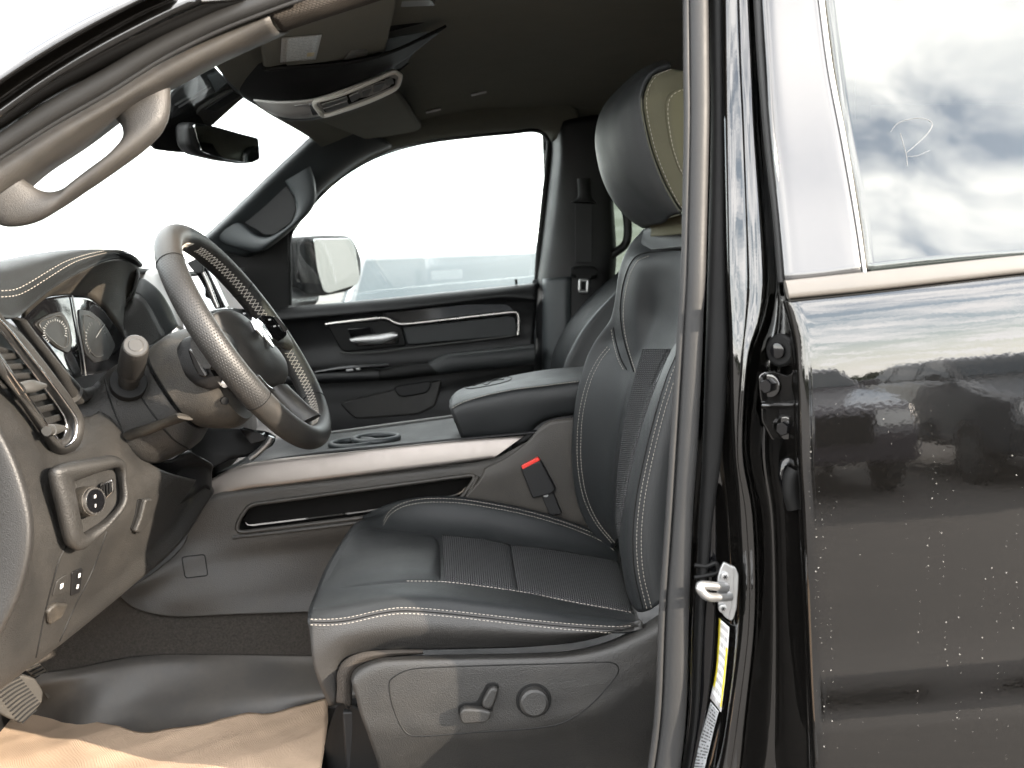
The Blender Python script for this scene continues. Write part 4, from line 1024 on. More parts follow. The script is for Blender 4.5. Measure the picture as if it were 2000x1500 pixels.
seam('gauge_ring', CL, c3((210, 530), (270, 490), (330, 480), (365, 540), (375, 620), (350, 655), (295, 630)), .0007, 'tab_grey', da, lift=.003, closed=True)
seam('gauge_rim', CL, c3((395, 365), (410, 450), (430, 560), (455, 690), (470, 810)), .0012, 'lens_grey', da, lift=.002)
rail('cluster_frame', c3((128, 492), (210, 590), (290, 690), (360, 780), (410, 838), (460, 880), (522, 868), Y=(.15, .36)), c3((70, 492), (140, 590), (220, 690), (300, 800), (370, 915), (420, 975), (500, 940), Y=(.13, .34)), .02, 'plastic', da, n=40)
# face of the dashboard
fascia = loft('dash_fascia', [c3((-160, 520), (0, 600), (130, 690), (270, 840), (400, 985), (470, 1040), (560, 1000), (620, 900), Y=[.04, .11, .16, .20, .25, .29, .33, .36]),
                     c3((-160, 760), (0, 830), (120, 950), (240, 1100), (320, 1210), (450, 1140), (600, 1100), (700, 1130), Y=[.04, .09, .13, .17, .19, .23, .29, .34]),
                     c3((-160, 900), (0, 990), (110, 1080), (200, 1190), (300, 1280), (470, 1235), (640, 1190), (780, 1250), Y=[.00, .05, .08, .11, .15, .21, .28, .36]),
                     c4((-120, 60), (20, 80), (120, 100), (220, 130), (300, 200), (450, 210), (620, 120), (760, 30), Y=[.00, .04, .08, .12, .16, .22, .29, .37]),
                     c4((-120, 260), (40, 290), (150, 320), (260, 370), (360, 430), (520, 340), (660, 240), (860, 70), Y=[.00, .04, .08, .12, .16, .23, .31, .42]),
                     c4((-120, 500), (60, 500), (160, 520), (270, 560), (400, 560), (560, 460), (760, 270), (940, 90), Y=[.00, .04, .09, .13, .19, .28, .39, .50]),
                     c4((-120, 800), (40, 760), (150, 740), (260, 750), (400, 690), (600, 540), (800, 360), (1010, 100), Y=[.01, .05, .10, .15, .22, .33, .44, .56]),
                     c4((-120, 1210), (0, 1120), (90, 1050), (170, 990), (330, 862), (600, 640), (860, 420), (1035, 160), Y=[.03, .08, .12, .16, .24, .36, .47, .58]),
                     shift(c4((-120, 1210), (0, 1120), (90, 1050), (170, 990), (330, 862), (600, 640), (860, 420), (1035, 160), Y=[.03, .08, .12, .16, .24, .36, .47, .58]), -.12, 0, .02)], 'plastic', da, n=70, m=7, label='dusty dark grey lower dash fascia')
FA = [fascia]
cap = loft('dash_end_cap', [c4((-200, -250), (-150, 0), (-130, 250), (-140, 500), (-160, 760), (-220, 950), Y=.02), c4((-60, -220), (40, -10), (100, 180), (125, 330), (105, 520), (40, 720), (-60, 900), Y=.015),
                      c4((-40, -240), (75, -20), (140, 170), (163, 330), (150, 480), (90, 680), (-30, 920), Y=.03), c4((-36, -240), (79, -20), (144, 170), (167, 330), (154, 480), (94, 680), (-26, 920), Y=.06)], 'leather_side', da, n=40, m=5)
# vent
vo = c3((-160, 350), (-60, 440), (0, 500), (60, 562), (130, 650), (270, 830), (395, 1000), (430, 1065), (420, 1150), (380, 1200), (330, 1207), (288, 1170), (190, 1030), (60, 840), (0, 745), (-80, 640), (-160, 540))
vi = c3((-130, 420), (-50, 505), (0, 560), (50, 618), (110, 695), (240, 865), (345, 1010), (370, 1068), (366, 1130), (350, 1162), (326, 1170), (302, 1145), (205, 1000), (85, 830), (10, 722), (-70, 610), (-130, 520))
vy = [.02, .05, .07, .09, .11, .15, .185, .195, .19, .18, .165, .15, .12, .07, .05, .03, .02]
vo = [(p[0], p[1], vy[i] - .012) for i, p in enumerate(vo)]; vi = [(p[0], p[1], vy[i] - .004) for i, p in enumerate(vi)]
tube('vent_edge', [(p[0], p[1], p[2] - .008) for p in vi], .0018, 'chrome', da, closed=True, n=110)
tube('vent_edge', [(p[0], p[1], p[2] - .006) for p in vo], .0014, 'chrome', da, closed=True, n=110)
rail('vent_frame', vo, vi, .010, 'plastic', da, n=80, k=12, closed=True, label='chrome frame of the side air vent')
rail('vent_surround', [(p[0], p[1], p[2] + .004) for p in c3((-200, 330, .0), (0, 470, .06), (150, 640, .10), (300, 830, .14), (420, 990, .18), (455, 1075, .19), (440, 1180, .18), (385, 1235, .165), (320, 1235, .15), (265, 1180, .13), (160, 1030, .10), (20, 830, .05), (-60, 740, .02), (-200, 600, .0))],
     [(p[0], p[1], p[2] + .01) for p in c3((-150, 400, .0), (0, 530, .06), (110, 660, .10), (260, 850, .14), (380, 1010, .18), (405, 1070, .19), (395, 1160, .18), (365, 1190, .165), (325, 1195, .15), (295, 1155, .13), (195, 1015, .10), (60, 830, .05), (0, 720, .02), (-150, 560, .0))], .02, 'plastic', da, n=70, closed=True)
slab('vent_cavity', [(p[0], p[1], p[2] + .022) for p in vi], .01, 'plastic_black', da, bevel=0)
sl = [((-60, 640), (60, 660)), ((-10, 690), (115, 680)), ((20, 745), (150, 740)), ((60, 800), (190, 790)), ((105, 865), (235, 850)), ((150, 930), (268, 905)), ((190, 990), (300, 965)), ((235, 1050), (330, 1025)), ((270, 1105), (355, 1085))]
for i, (a, b) in enumerate(sl):
    ya, yb = .05 + .0115 * i, .10 + .0115 * i
    rail('vent_slat', c3((a[0], a[1], ya), (b[0], b[1], yb)), c3((a[0] + 30, a[1] + 34, ya + .01), (b[0] + 10, b[1] + 34, yb + .01)), .004, 'plastic', da, n=6, k=10, lin=True)
rail('vent_tab', c3((90, 855, .075), (160, 835, .09), (235, 852, .115)), c3((140, 905, .075), (190, 905, .09), (240, 885, .115)), .012, 'tab_grey', da, n=12)
rail('vent_tab', c3((240, 1100, .10), (290, 1080, .12), (350, 1090, .14)), c3((280, 1140, .10), (310, 1140, .12), (355, 1120, .14)), .012, 'tab_grey', da, n=12)
# headlight switch
so = c4((248, 62), (290, 25), (420, 0), (560, -22), (600, 8), (615, 100), (622, 180), (600, 245), (520, 330), (440, 400), (385, 438), (345, 425), (320, 385), (285, 240), Y=[.10, .11, .15, .20, .22, .225, .225, .215, .19, .165, .145, .13, .12, .11])
si = c4((350, 110), (378, 85), (450, 58), (540, 30), (570, 40), (580, 110), (585, 180), (570, 225), (510, 290), (450, 330), (415, 356), (395, 345), (385, 300), (368, 200), Y=[.14, .15, .17, .20, .212, .218, .218, .212, .19, .17, .155, .15, .145, .14])
rail('switch_bezel', so, si, .02, 'plastic', da, n=70, k=12, closed=True)
slab('switch_recess', [(p[0], p[1], p[2] + .008) for p in si], .01, 'plastic', da, bevel=0)
kc = AT(*c4((400, 203))[0][:2], .165); kf = AT(*c4((462, 196))[0][:2], .150)
kax = Vector((.90, -.42, .10)).normalized()
cyl('switch_knob', kf - kax * .034, kf, .0195, 'plastic_dusty', da, prof=[(0, 1.05), (.8, 1), (.93, .97), (.94, .9)], label='ribbed rotary headlight knob')
cyl('knob_ring', kf - kax * .003, kf + kax * .0015, .0185, 'silver', da, prof=[(0, 1), (1, .96)])
cyl('knob_face', kf - kax * .002, kf + kax * .002, .0155, 'gloss_black', da)
for dz in (.006, -.006):
    p = kf + kax * .0024 + Vector((0, 0, dz)); slab('knob_mark', [p + Vector((.0, -.003, -.002)), p + Vector((0, .003, -.002)), p + Vector((0, .003, .002)), p + Vector((0, -.003, .002))], .0008, 'grey_marks', da, bevel=0)
slab('dimmer_bezel', rounded(c4((488, 115), (545, 90), (552, 150), (505, 195), Y=.182), 3), .006, 'silver', da, bevel=.001)
for k in range(3): slab('dimmer_wheel', rounded(c4((498 + k * 16, 118 - k * 6), (508 + k * 16, 114 - k * 6), (514 + k * 14, 180 - k * 12), (505 + k * 14, 186 - k * 12), Y=.176), 2), .005, 'plastic_black', da, bevel=.001)
inset('switch_button', c4((272, 585), (322, 550), (330, 640), (250, 660)), 'plastic', da, FA, lift=.002, r=.004)
inset('button_mark', c4((282, 600), (296, 592), (294, 612), (280, 622)), 'grey_marks', da, FA, lift=.0045, r=0, bevel=0, depth=.001)
inset('switch_button', c4((345, 545), (400, 520), (385, 640), (340, 660)), 'plastic_dark', da, FA, lift=.002, r=.004)
inset('button_mark', c4((370, 548), (380, 544), (378, 562), (369, 567)), 'grey_marks', da, FA, lift=.0045, r=0, bevel=0, depth=.001)
inset('button_mark', c4((363, 602), (372, 598), (369, 616), (360, 620)), 'grey_marks', da, FA, lift=.0045, r=0, bevel=0, depth=.001)
inset('brake_release', c4((215, 730), (260, 690), (320, 690), (285, 760), (225, 800)), 'plastic_dusty', da, FA, lift=.006, depth=.01, bevel=.003, r=.006)
seam('panel_gap', FA, c4((175, 960), (215, 760), (255, 600), (290, 480), (330, 405)), .0014, 'plastic_black', da)
seam('panel_gap', FA, c4((290, 880), (370, 700), (440, 560), (480, 460), (520, 345)), .0014, 'plastic_black', da)
inset('release_handle', c4((690, 185), (725, 180), (700, 300), (660, 350), (640, 340), (665, 280)), 'plastic', da, FA, lift=.008, depth=.012, bevel=.003, r=.004)
inset('handle_slot', c4((670, 190), (690, 185), (665, 285), (640, 340), (635, 330), (655, 270)), 'plastic_black', da, FA, lift=.002, depth=.004, r=0)
# upper part of lower panel, centre stack and screen
loft('knee_panel', [c3((700, 1130), (800, 1200), (880, 1285), (960, 1290), (1020, 1250), (1060, 1230), Y=(.36, .46)), c3((740, 1240), (830, 1320), (900, 1370), (1000, 1330), (1090, 1300), (1180, 1310), Y=(.38, .52)),
                    c4((720, 180), (780, 130), (850, 90), (930, 40), (1000, 40), (1035, 60), Y=(.42, .56)), c4((760, 300), (830, 240), (900, 200), (960, 160), (1010, 130), (1035, 160), Y=(.42, .58))], 'plastic_dark', da, n=30, m=5)
loft('centre_stack', [c3((1000, 1080), (1150, 1100), (1340, 1110), (1480, 1120), (1540, 1150), Y=(.60, .70)), c3((1050, 1200), (1150, 1220), (1300, 1230), (1420, 1240), (1520, 1200), Y=(.58, .68)), c3((1100, 1330), (1180, 1330), (1260, 1290), (1330, 1270), (1420, 1260), Y=(.58, .66))], 'plastic_dark', da, n=24, m=5)
slab('shift_display', rounded(c3((1335, 1105), (1470, 1140), (1480, 1170), (1400, 1190), Y=(.62)), 4), .02, 'gloss_black', da, bevel=.002)
tube('trim_curve', c3((1395, 1275), (1450, 1230), (1500, 1180), (1515, 1150), Y=.64), .006, 'satin', da)
slab('screen_bezel', rounded(c3((1060, 185), (1130, 150), (1150, 200), (1260, 430), (1200, 440), (1130, 300), Y=.86), 3), .03, 'gloss_black', da, bevel=.003)
tube('screen_trim', c3((1135, 235), (1165, 300), (1215, 430), Y=.85), .004, 'silver', da)
slab('screen', rounded(c3((1185, 240), (1300, 330), (1385, 440), (1262, 432), (1215, 330), Y=.95), 3), .015, 'dash_silver', da, bevel=.002)  # pale face: the bright reflection is painted as its colour
slab('stack_top', rounded(c3((1040, 180), (1100, 155), (1135, 165), (1130, 235), (1090, 240), Y=.84), 3), .04, 'plastic_dark', da, bevel=.004)
loft('dash_top', [full((-60, 560, .05), (200, 530, .5), (350, 540, .9), (480, 530, 1.4)), shift(full((-60, 560, .05), (200, 530, .5), (350, 540, .9), (480, 530, 1.4)), -.35, 0, -.02)], 'plastic_dark', da, n=20, m=4, thick=.01)
loft('far_dash_face', [[Vector((-.50, .70, CAM.z - .05)), Vector((-.55, 1.0, CAM.z - .04)), Vector((-.60, 1.43, CAM.z - .05))], [Vector((-.50, .70, CAM.z - .35)), Vector((-.52, 1.0, CAM.z - .35)), Vector((-.58, 1.43, CAM.z - .35))]], 'plastic_dark', da, n=16, m=5, thick=.01)

# ---- steering column
sc_ = part('steering_column', AT(300, 780, .4), 'dark steering column shroud with stalk')
shroud = rail('column_shroud', c3((520, 900), (580, 830), (640, 765), (750, 695), (850, 640), Y=.41), c3((640, 1100), (700, 1150), (790, 1215), (880, 1290), (1000, 1250), (1100, 1190), (1150, 1095), Y=.41), .17, 'plastic', sc_, n=40, k=36, power=2.6)
seam('shroud_joint', [shroud], c3((585, 830), (620, 960), (690, 1130)), .0014, 'plastic_black', sc_)
seam('shroud_joint', [shroud], c3((760, 890), (850, 1020), (960, 1160), (1050, 1220)), .0014, 'plastic_black', sc_)
rail('column_gap', c3((850, 636), (872, 630), Y=.41), c3((1148, 1100), (1165, 1090), Y=.41), .15, 'plastic_black', sc_, n=6, k=30)
rail('tilt_lever', c3((690, 1122), (830, 1078), (950, 1040), (1015, 1020), (1036, 1040), Y=(.33, .26)), c3((760, 1155), (850, 1132), (940, 1092), (1000, 1068), (1032, 1055), Y=(.33, .26)), .022, 'plastic_dusty', sc_, n=30)
p0, p1 = AT(*c3((714, 862))[0][:2], .315), AT(*c3((757, 645))[0][:2], .215)
disc('stalk_boot', p0, .026, .012, 'rubber_dark', sc_, ax=(p1 - p0).normalized())
cyl('stalk', p0, p1, .0185, 'plastic', sc_, prof=[(0, .78), (.25, .82), (.4, 1.0), (.42, .96), (.44, 1.0), (.9, .98), (.97, .94), (1, .86)])
ax = (p1 - p0).normalized()
cyl('stalk_cap', p1 - ax * .002, p1 + ax * .0025, .0165, 'tab_grey', sc_, prof=[(0, 1), (.6, 1), (1, .9)]); cyl('stalk_dimple', p1 + ax * .002, p1 + ax * .0035, .011, 'tab_grey', sc_, prof=[(0, 1), (1, .8)])

# ---- steering wheel
sw = part('steering_wheel', AT(480, 650, .40), 'leather steering wheel with perforated sides and pale cross stitching')
wn_, wf_ = AT(412, 660, .215), AT(566, 688, .595)
wt_, wb_ = AT(350, 452, .405), AT(600, 842, .405)
WC = (wn_ + wf_ + wt_ + wb_) / 4
WU = (wt_ - wb_) / 2; WR = (wf_ - wn_) / 2
WN = WU.cross(WR).normalized()
if WN.x < 0: WN = -WN
TR = .0182
def wheel_pt(a, off=0.0, nn=0.0):
    d = WU * math.cos(a) + WR * math.sin(a)
    return WC + d * (1 + off / d.length) + WN * nn
def rim(name, a0, a1, mat, tr=TR, label=None, n=60):
    rings = []
    for j in range(n):
        a = a0 + (a1 - a0) * j / (n - 1)
        d = (WU * math.cos(a) + WR * math.sin(a)); ln = d.length; d = d / ln
        rings.append([WC + d * ln + (d * math.cos(q) * tr + WN * math.sin(q) * tr * 1.08) for q in [2 * math.pi * i / 28 for i in range(28)]])
    me = grid_mesh(name, rings, closed_u=True, face_cam=False, caps=True)
    bm = bmesh.new(); bm.from_mesh(me); bmesh.ops.recalc_face_normals(bm, faces=bm.faces); bm.to_mesh(me); bm.free()
    return remember(link(name, me, mat, sw, angle=50, label=label))
R_ = math.radians
rims = [rim('rim_top', R_(-52), R_(52), 'leather_wheel'), rim('rim_far', R_(52), R_(128), 'leather_perforated'), rim('rim_bottom', R_(128), R_(232), 'leather_wheel'), rim('rim_near', R_(232), R_(308), 'leather_perforated', label='perforated leather grip of the rim')]
for a in (52, 128, 232, 308):
    a = R_(a); d = (WU * math.cos(a) + WR * math.sin(a)).normalized()
    tube('rim_seam', [wheel_pt(a) + (d * math.cos(q) + WN * math.sin(q) * 1.08) * (TR + .0002) for q in [2 * math.pi * i / 20 for i in range(20)]], .0007, 'plastic_black', sw, k=5, closed=True, n=40)
def cross_stitch(a0, a1, name):
    verts, faces = [], []
    n = int(abs(a1 - a0) * .19 / .0085)
    for i in range(n):
        for sgn in (1, -1):
            aa = a0 + (a1 - a0) * i / n; ab = a0 + (a1 - a0) * (i + 1.0) / n
            pa = wheel_pt(aa, -TR * 1.01, sgn * .0068 + .004); pb = wheel_pt(ab, -TR * 1.01, -sgn * .0068 + .004)
            d = (pb - pa).normalized(); s = d.orthogonal().normalized(); w = d.cross(s); b = len(verts)
            for p in (pa, pb):
                for q in range(4): verts.append(tuple(p + (s * math.cos(q * 1.57) + w * math.sin(q * 1.57)) * .00062))
            for q in range(4): faces.append((b + q, b + (q + 1) % 4, b + 4 + (q + 1) % 4, b + 4 + q))
    me = bpy.data.meshes.new(name); me.from_pydata(verts, [], faces); link(name, me, 'thread', sw, kind='stuff')
cross_stitch(R_(5), R_(85), 'cross_stitching'); cross_stitch(R_(95), R_(170), 'cross_stitching'); cross_stitch(R_(190), R_(355), 'cross_stitching')
# hub, airbag, spokes
rail('hub_back', c3((872, 640), (960, 575), (1040, 545), (1120, 530), Y=.40), c3((1165, 1085), (1230, 1095), (1340, 1090), (1400, 1040), Y=.40), .16, 'plastic_dusty', sw, n=24, k=32, power=2.8)
air = slab('airbag_cover', [V(p) for p in c3((1195, 452, .33), (1250, 432, .35), (1320, 438, .39), (1385, 490, .43), (1450, 560, .465), (1540, 650, .495), (1600, 725, .50), (1622, 800, .485), (1600, 860, .455), (1545, 885, .42), (1480, 855, .385), (1420, 800, .36), (1330, 690, .335), (1240, 560, .325))], .05, 'leather_wheel', sw, bevel=.008, vec=-WN, dome=.016, seg=4, label='airbag cover in the wheel hub')
me_ = air.data
sub = air.modifiers.new('smooth', 'SUBSURF'); sub.levels = 1; sub.render_levels = 2
em = part('wheel_emblem') if False else None
ec = AT(*c3((1452, 572))[0][:2], .425) + WN * .006
eu = WU.normalized(); er = WR.normalized()
def emb(pts, name, mat, th=.003): return slab(name, [ec + er * x + eu * y for x, y in pts], th, mat, sw, bevel=.0006, vec=-WN)
emb([(-.030, .016), (-.012, .024), (0, .020), (.012, .024), (.030, .016), (.033, .0), (.024, -.014), (.018, -.004), (.014, .008), (.006, .010), (.010, -.012), (.006, -.026), (0, -.030), (-.006, -.026), (-.010, -.012), (-.006, .010), (-.014, .008), (-.018, -.004), (-.024, -.014), (-.033, .0)], 'emblem', 'chrome')
emb([(-.004, .004), (.004, .004), (.003, -.014), (-.003, -.014)], 'emblem_inset', 'plastic_black', .0042)
slab('button_pad', rounded([V(p) + WN * .008 for p in c3((1430, 488, .47), (1500, 490, .50), (1570, 560, .53), (1582, 595, .53), (1555, 622, .52), (1500, 580, .495), (1450, 530, .475))], .004), .02, 'gloss_black', sw, bevel=.002, vec=-WN)
slab('button_strip', [V(p) + WN * .010 for p in c3((1505, 497, .498), (1520, 500, .50), (1580, 570, .525), (1568, 580, .522))], .003, 'silver', sw, bevel=.0005, vec=-WN)
for (x, y) in ((1472, 512), (1500, 548), (1525, 545), (1530, 595)):
    slab('button_mark', [V(p) + WN * .0095 for p in c3((x, y, .478 + (x - 1472) * .0006), (x + 12, y - 2, .483 + (x - 1472) * .0006), (x + 14, y + 5, .483 + (x - 1472) * .0006), (x + 2, y + 7, .478 + (x - 1472) * .0006))], .001, 'grey_marks', sw, bevel=0, vec=-WN)
rail('spoke_far', c3((1400, 500, .49), (1480, 500, .53), (1550, 530, .565), (1600, 600, .595)), c3((1500, 640, .49), (1560, 650, .53), (1600, 660, .565), (1640, 690, .595)), .016, 'leather_wheel', sw, n=14)
rail('spoke_near', c3((1250, 560, .34), (1180, 540, .29), (1120, 560, .25), (1080, 600, .225)), c3((1330, 780, .34), (1260, 790, .29), (1210, 780, .25), (1170, 770, .225)), .022, 'plastic', sw, n=14)
rail('spoke_bottom', c3((1600, 880, .44), (1660, 930, .43), (1720, 980, .42), (1790, 1030, .41)), c3((1510, 890, .40), (1560, 960, .40), (1600, 1010, .40), (1660, 1090, .40)), .022, 'leather_wheel', sw, n=14)
tube('spoke_ring', c3((1440, 810, .36), (1500, 875, .385), (1560, 895, .42), (1605, 870, .45)), .0022, 'chrome', sw)
rail('paddle_pod', c3((995, 650, .315), (1020, 610, .315), (1070, 590, .315), (1110, 610, .315)), c3((1060, 830, .315), (1110, 870, .315), (1180, 890, .315), (1240, 870, .315)), .035, 'plastic_dark', sw, n=20, k=20)
slab('rear_switch', rounded([V(p) for p in c3((1045, 665, .293), (1075, 655, .293), (1110, 690, .293), (1165, 800, .293), (1150, 820, .293), (1110, 815, .293), (1080, 760, .293))], .004), .008, 'gloss_black', sw, bevel=.002)
tube('switch_edge', [V(p) for p in c3((1060, 665, .291), (1085, 690, .291), (1130, 775, .291), (1150, 808, .291))], .0016, 'satin', sw, k=6)
for (x, y) in ((1250, 855), (1250, 950)):
    q = AT(*c3((x, y))[0][:2], .325); cyl('hub_screw', q, q + Vector((.003, -.006, 0)), .006, 'satin' if y < 900 else 'plastic_black', sw, k=14)

# ---- driver seat
ds = part('driver_seat', AT(1000, 1300, .4), 'black leather driver seat with mesh cloth centre and white stitching')
def kk(pts, Y): return c8(*pts, Y=Y)
fr_drop = lambda pts, dx=.015, dz=-.09: [V(pts[0]) + Vector((dx, 0, dz)), V(pts[0]) + Vector((.002, 0, -.03))] + [V(p) for p in pts]
q_seam = kk([(57, 630), (150, 636), (250, 625), (400, 592), (520, 580), (700, 592), (900, 614), (1100, 637), (1300, 657), (1500, 670), (1640, 660)], .150)
q_bot = kk([(150, 1045), (190, 1035), (189, 900), (225, 828), (320, 795), (500, 782), (800, 775), (1100, 765), (1350, 740), (1520, 695), (1650, 655)], .165)
q_mid = kk([(80, 860), (130, 800), (200, 745), (300, 712), (500, 690), (800, 692), (1100, 705), (1300, 705), (1500, 690), (1645, 658)], .145)
q_bol = kk([(60, 590), (120, 580), (250, 555), (400, 528), (520, 518), (700, 525), (900, 548), (1100, 575), (1300, 608), (1500, 632), (1640, 645)], .170)
q_ned = kk([(78, 535), (130, 515), (250, 490), (400, 470), (520, 460), (700, 462), (900, 485), (1100, 515), (1300, 555), (1500, 590), (1620, 610)], .235)
q_mdl = kk([(150, 365), (250, 345), (400, 335), (550, 330), (690, 335), (900, 360), (1050, 385), (1200, 410), (1400, 440), (1590, 480)], .39)
q_fed = kk([(262, 190), (300, 175), (420, 195), (640, 222), (860, 242), (1000, 268), (1250, 302), (1400, 328), (1540, 352)], .545)
q_fse = kk([(310, 158), (380, 140), (440, 118), (510, 92), (600, 72), (750, 72), (900, 92), (1100, 132), (1300, 192), (1450, 257), (1540, 318)], .595)
q_crs = kk([(312, 150), (380, 112), (440, 86), (510, 70), (600, 60), (750, 56), (900, 76), (1100, 114), (1300, 172), (1450, 232), (1550, 300)], .622)
cush_side = loft('cushion_side', [q_bot, q_mid, q_seam], 'leather_side', ds, n=70, m=8, thick=.006, label='grained side panel of the seat cushion')
cush = loft('seat_cushion', [q_seam, q_bol, fr_drop(q_ned)[1:] if False else q_ned, q_mdl, q_fed, q_fse, q_crs, shift(q_crs, 0, .03, -.06)], 'leather', ds, n=80, m=8, thick=.01)
loft('cushion_front', [shift(kk([(57, 632), (60, 590), (78, 535), (150, 365), (262, 190), (310, 158), (312, 150)], [.150, .17, .235, .39, .545, .595, .622]), .002, 0, -.002),
                       shift(kk([(57, 632), (60, 590), (78, 535), (150, 365), (262, 190), (310, 158), (312, 150)], [.160, .18, .235, .39, .545, .595, .622]), .010, 0, -.05),
                       shift(kk([(57, 632), (60, 590), (78, 535), (150, 365), (262, 190), (310, 158), (312, 150)], [.185, .20, .245, .39, .545, .595, .622]), .048, 0, -.13)], 'leather', ds, n=40, m=6)
# raised front pad and mesh insert of the cushion follow the same surface
def sheet(name, edges_a, edges_b, objs, mat, parent, puff=.004, n=40, m=20, thick=.004, label=None, base=.001, open_start=False, kf=9):
    """Upholstery panel lying on built surfaces between two traced edges, softly padded."""
    a = resample([Vector((p[0], p[1], 0)) for p in edges_a], n); b = resample([Vector((p[0], p[1], 0)) for p in edges_b], n)
    G = []
    for j in range(n):
        row = []
        for i in range(m):
            s, t = i / (m - 1), j / (n - 1)
            q = a[j].lerp(b[j], s); h = cast(objs, q.x, q.y)
            e = min(1, kf * min(s, 1 - s)) * (min(1, 1.6 * t) * min(1, 9 * (1 - t)) if open_start else min(1, 9 * min(t, 1 - t))); e = math.sin(e * math.pi / 2)
            row.append((h[0] + h[1] * (base + puff * e)) if h else (row[-1] if row else G[-1][i]))
        G.append(row)
    me = grid_mesh(name, G)
    o = remember(link(name, me, mat, parent, angle=60, label=label))
    return thicken(o, thick)
fpad = sheet('front_pad', c8((275, 186), (330, 186), (430, 205), (560, 220), (640, 232), (672, 262), (682, 300)), c8((92, 524), (170, 500), (300, 480), (420, 468), (560, 460), (660, 459), (690, 452)), [cush], 'leather', ds, puff=.008, base=-.0006, open_start=True, kf=5)
ins1 = sheet('mesh_insert', c8((690, 232), (760, 238), (860, 248), (940, 262), (1015, 279)), c8((702, 460), (770, 466), (860, 476), (950, 488), (1050, 501)), [cush], 'mesh_cloth', ds, puff=.004, base=.0005, label='woven mesh cloth insert of the cushion')
ins2 = sheet('mesh_insert', c8((1018, 280), (1120, 290), (1250, 306), (1400, 332), (1530, 356)), c8((1052, 502), (1150, 520), (1300, 552), (1450, 580), (1606, 606)), [cush], 'mesh_cloth', ds, puff=.004, base=.0005)
CU = [cush, cush_side, fpad, ins1, ins2]
def ofs(pts, dy): return [(p[0], p[1] + dy) for p in pts]
s1 = c8((57, 638), (150, 640), (250, 630), (400, 597), (520, 585), (700, 597), (900, 619), (1100, 642), (1300, 662), (1500, 675), (1600, 672))
seam('cushion_seam', CU, ofs(s1, 3.0), .0011, 'plastic_black', ds, lift=-.0002)
stitching('side_stitching', CU, ofs(s1, -2.5), ds); stitching('side_stitching', CU, ofs(s1, 8.5), ds)
stitching('insert_stitching', CU, c8((520, 452), (700, 456), (900, 479), (1100, 509), (1300, 549), (1500, 585), (1600, 603)), ds)
s2 = c8((412, 186), (440, 140), (500, 100), (600, 78), (750, 78), (900, 98), (1100, 138), (1300, 198), (1450, 262), (1522, 318))
stitching('far_stitching', CU, s2, ds); stitching('far_stitching', CU, ofs(s2, -7), ds)

# backrest
B1 = full((1198, 1082), (1160, 1045), (1132, 990), (1120, 920), (1119, 850), (1128, 770), (1148, 695), (1172, 652), (1193, 625), (1203, 590), (1212, 530), (1232, 478), (1268, 438), Y=[.60, .60, .60, .60, .60, .60, .60, .59, .58, .57, .56, .54, .52])
B2 = full((1200, 1066), (1166, 1014), (1141, 962), (1131, 892), (1135, 812), (1151, 742), (1172, 698), (1194, 668), (1206, 620), (1213, 562), (1228, 505), (1272, 455), Y=[.575] * 7 + [.57, .55, .54, .52, .50])
B3 = full((1204, 1056), (1196, 1000), (1192, 930), (1198, 850), (1210, 770), (1228, 710), (1236, 670), (1238, 610), (1240, 550), (1252, 505), (1296, 470), Y=[.51] * 6 + [.50, .49, .48, .47, .46])
B4 = full((1206, 1052), (1204, 1000), (1208, 900), (1222, 810), (1244, 735), (1268, 680), (1282, 620), (1288, 560), (1300, 510), (1325, 475), Y=[.46] * 7 + [.44, .42, .41])
B5 = full((1212, 1060), (1217, 1000), (1236, 900), (1258, 815), (1288, 735), (1312, 680), (1332, 610), (1340, 540), (1352, 480), Y=.37)
B6 = full((1222, 1150), (1214, 1100), (1208, 1050), (1214, 980), (1231, 900), (1253, 822), (1281, 745), (1311, 685), (1338, 640), (1372, 560), (1392, 480), Y=.255)
B7 = full((1242, 1192), (1226, 1120), (1221, 1050), (1228, 975), (1246, 895), (1267, 815), (1294, 738), (1322, 682), (1350, 640), (1384, 560), (1400, 480), Y=.205)
B8 = full((1268, 1192), (1250, 1120), (1246, 1050), (1253, 972), (1269, 892), (1289, 812), (1313, 735), (1340, 680), (1368, 640), (1400, 560), (1416, 480), Y=.180)
B9 = full((1300, 1176), (1292, 1100), (1292, 1000), (1303, 900), (1325, 800), (1350, 720), (1390, 620), (1430, 480), Y=.168)
B10 = full((1400, 1170), (1400, 1000), (1430, 800), (1480, 620), (1520, 480), Y=.175)
back = loft('backrest', [shift(B1, .14, .05, 0), shift(B1, .05, .035, 0), B1, B2, B3, B4, B5, shift(B6, .012, .03, 0), B6, B7, B8, B9, B10], 'leather', ds, n=80, m=7, thick=.008, label='black leather backrest with bolsters')
cap_top = [B[-1] for B in (B1, B2, B3, B4, B5)]
loft('shoulder_yoke', [full((1236, 478, .54), (1256, 448, .52), (1290, 440, .45), (1340, 434, .38)), full((1240, 500, .52), (1262, 474, .49), (1300, 466, .43), (1345, 455, .36)), full((1238, 520, .53), (1262, 492, .48), (1300, 486, .42), (1345, 483, .35))], 'leather', ds, n=24, m=5)
bins = sheet('mesh_insert', full((1256, 682), (1240, 735), (1222, 812), (1209, 900), (1204, 1000), (1204, 1050)), full((1311, 682), (1288, 736), (1260, 812), (1236, 900), (1217, 1000), (1210, 1050)), [back], 'mesh_cloth', ds, puff=.002, n=40, m=14, base=.0006)
BK = [back]
st = full((1203, 1062), (1168, 1018), (1145, 965), (1135, 895), (1138, 815), (1153, 748), (1174, 704), (1196, 676))
stitching('bolster_stitching', BK, st, ds); stitching('bolster_stitching', BK, [(p[0] - 7, p[1] - 1) for p in st], ds)
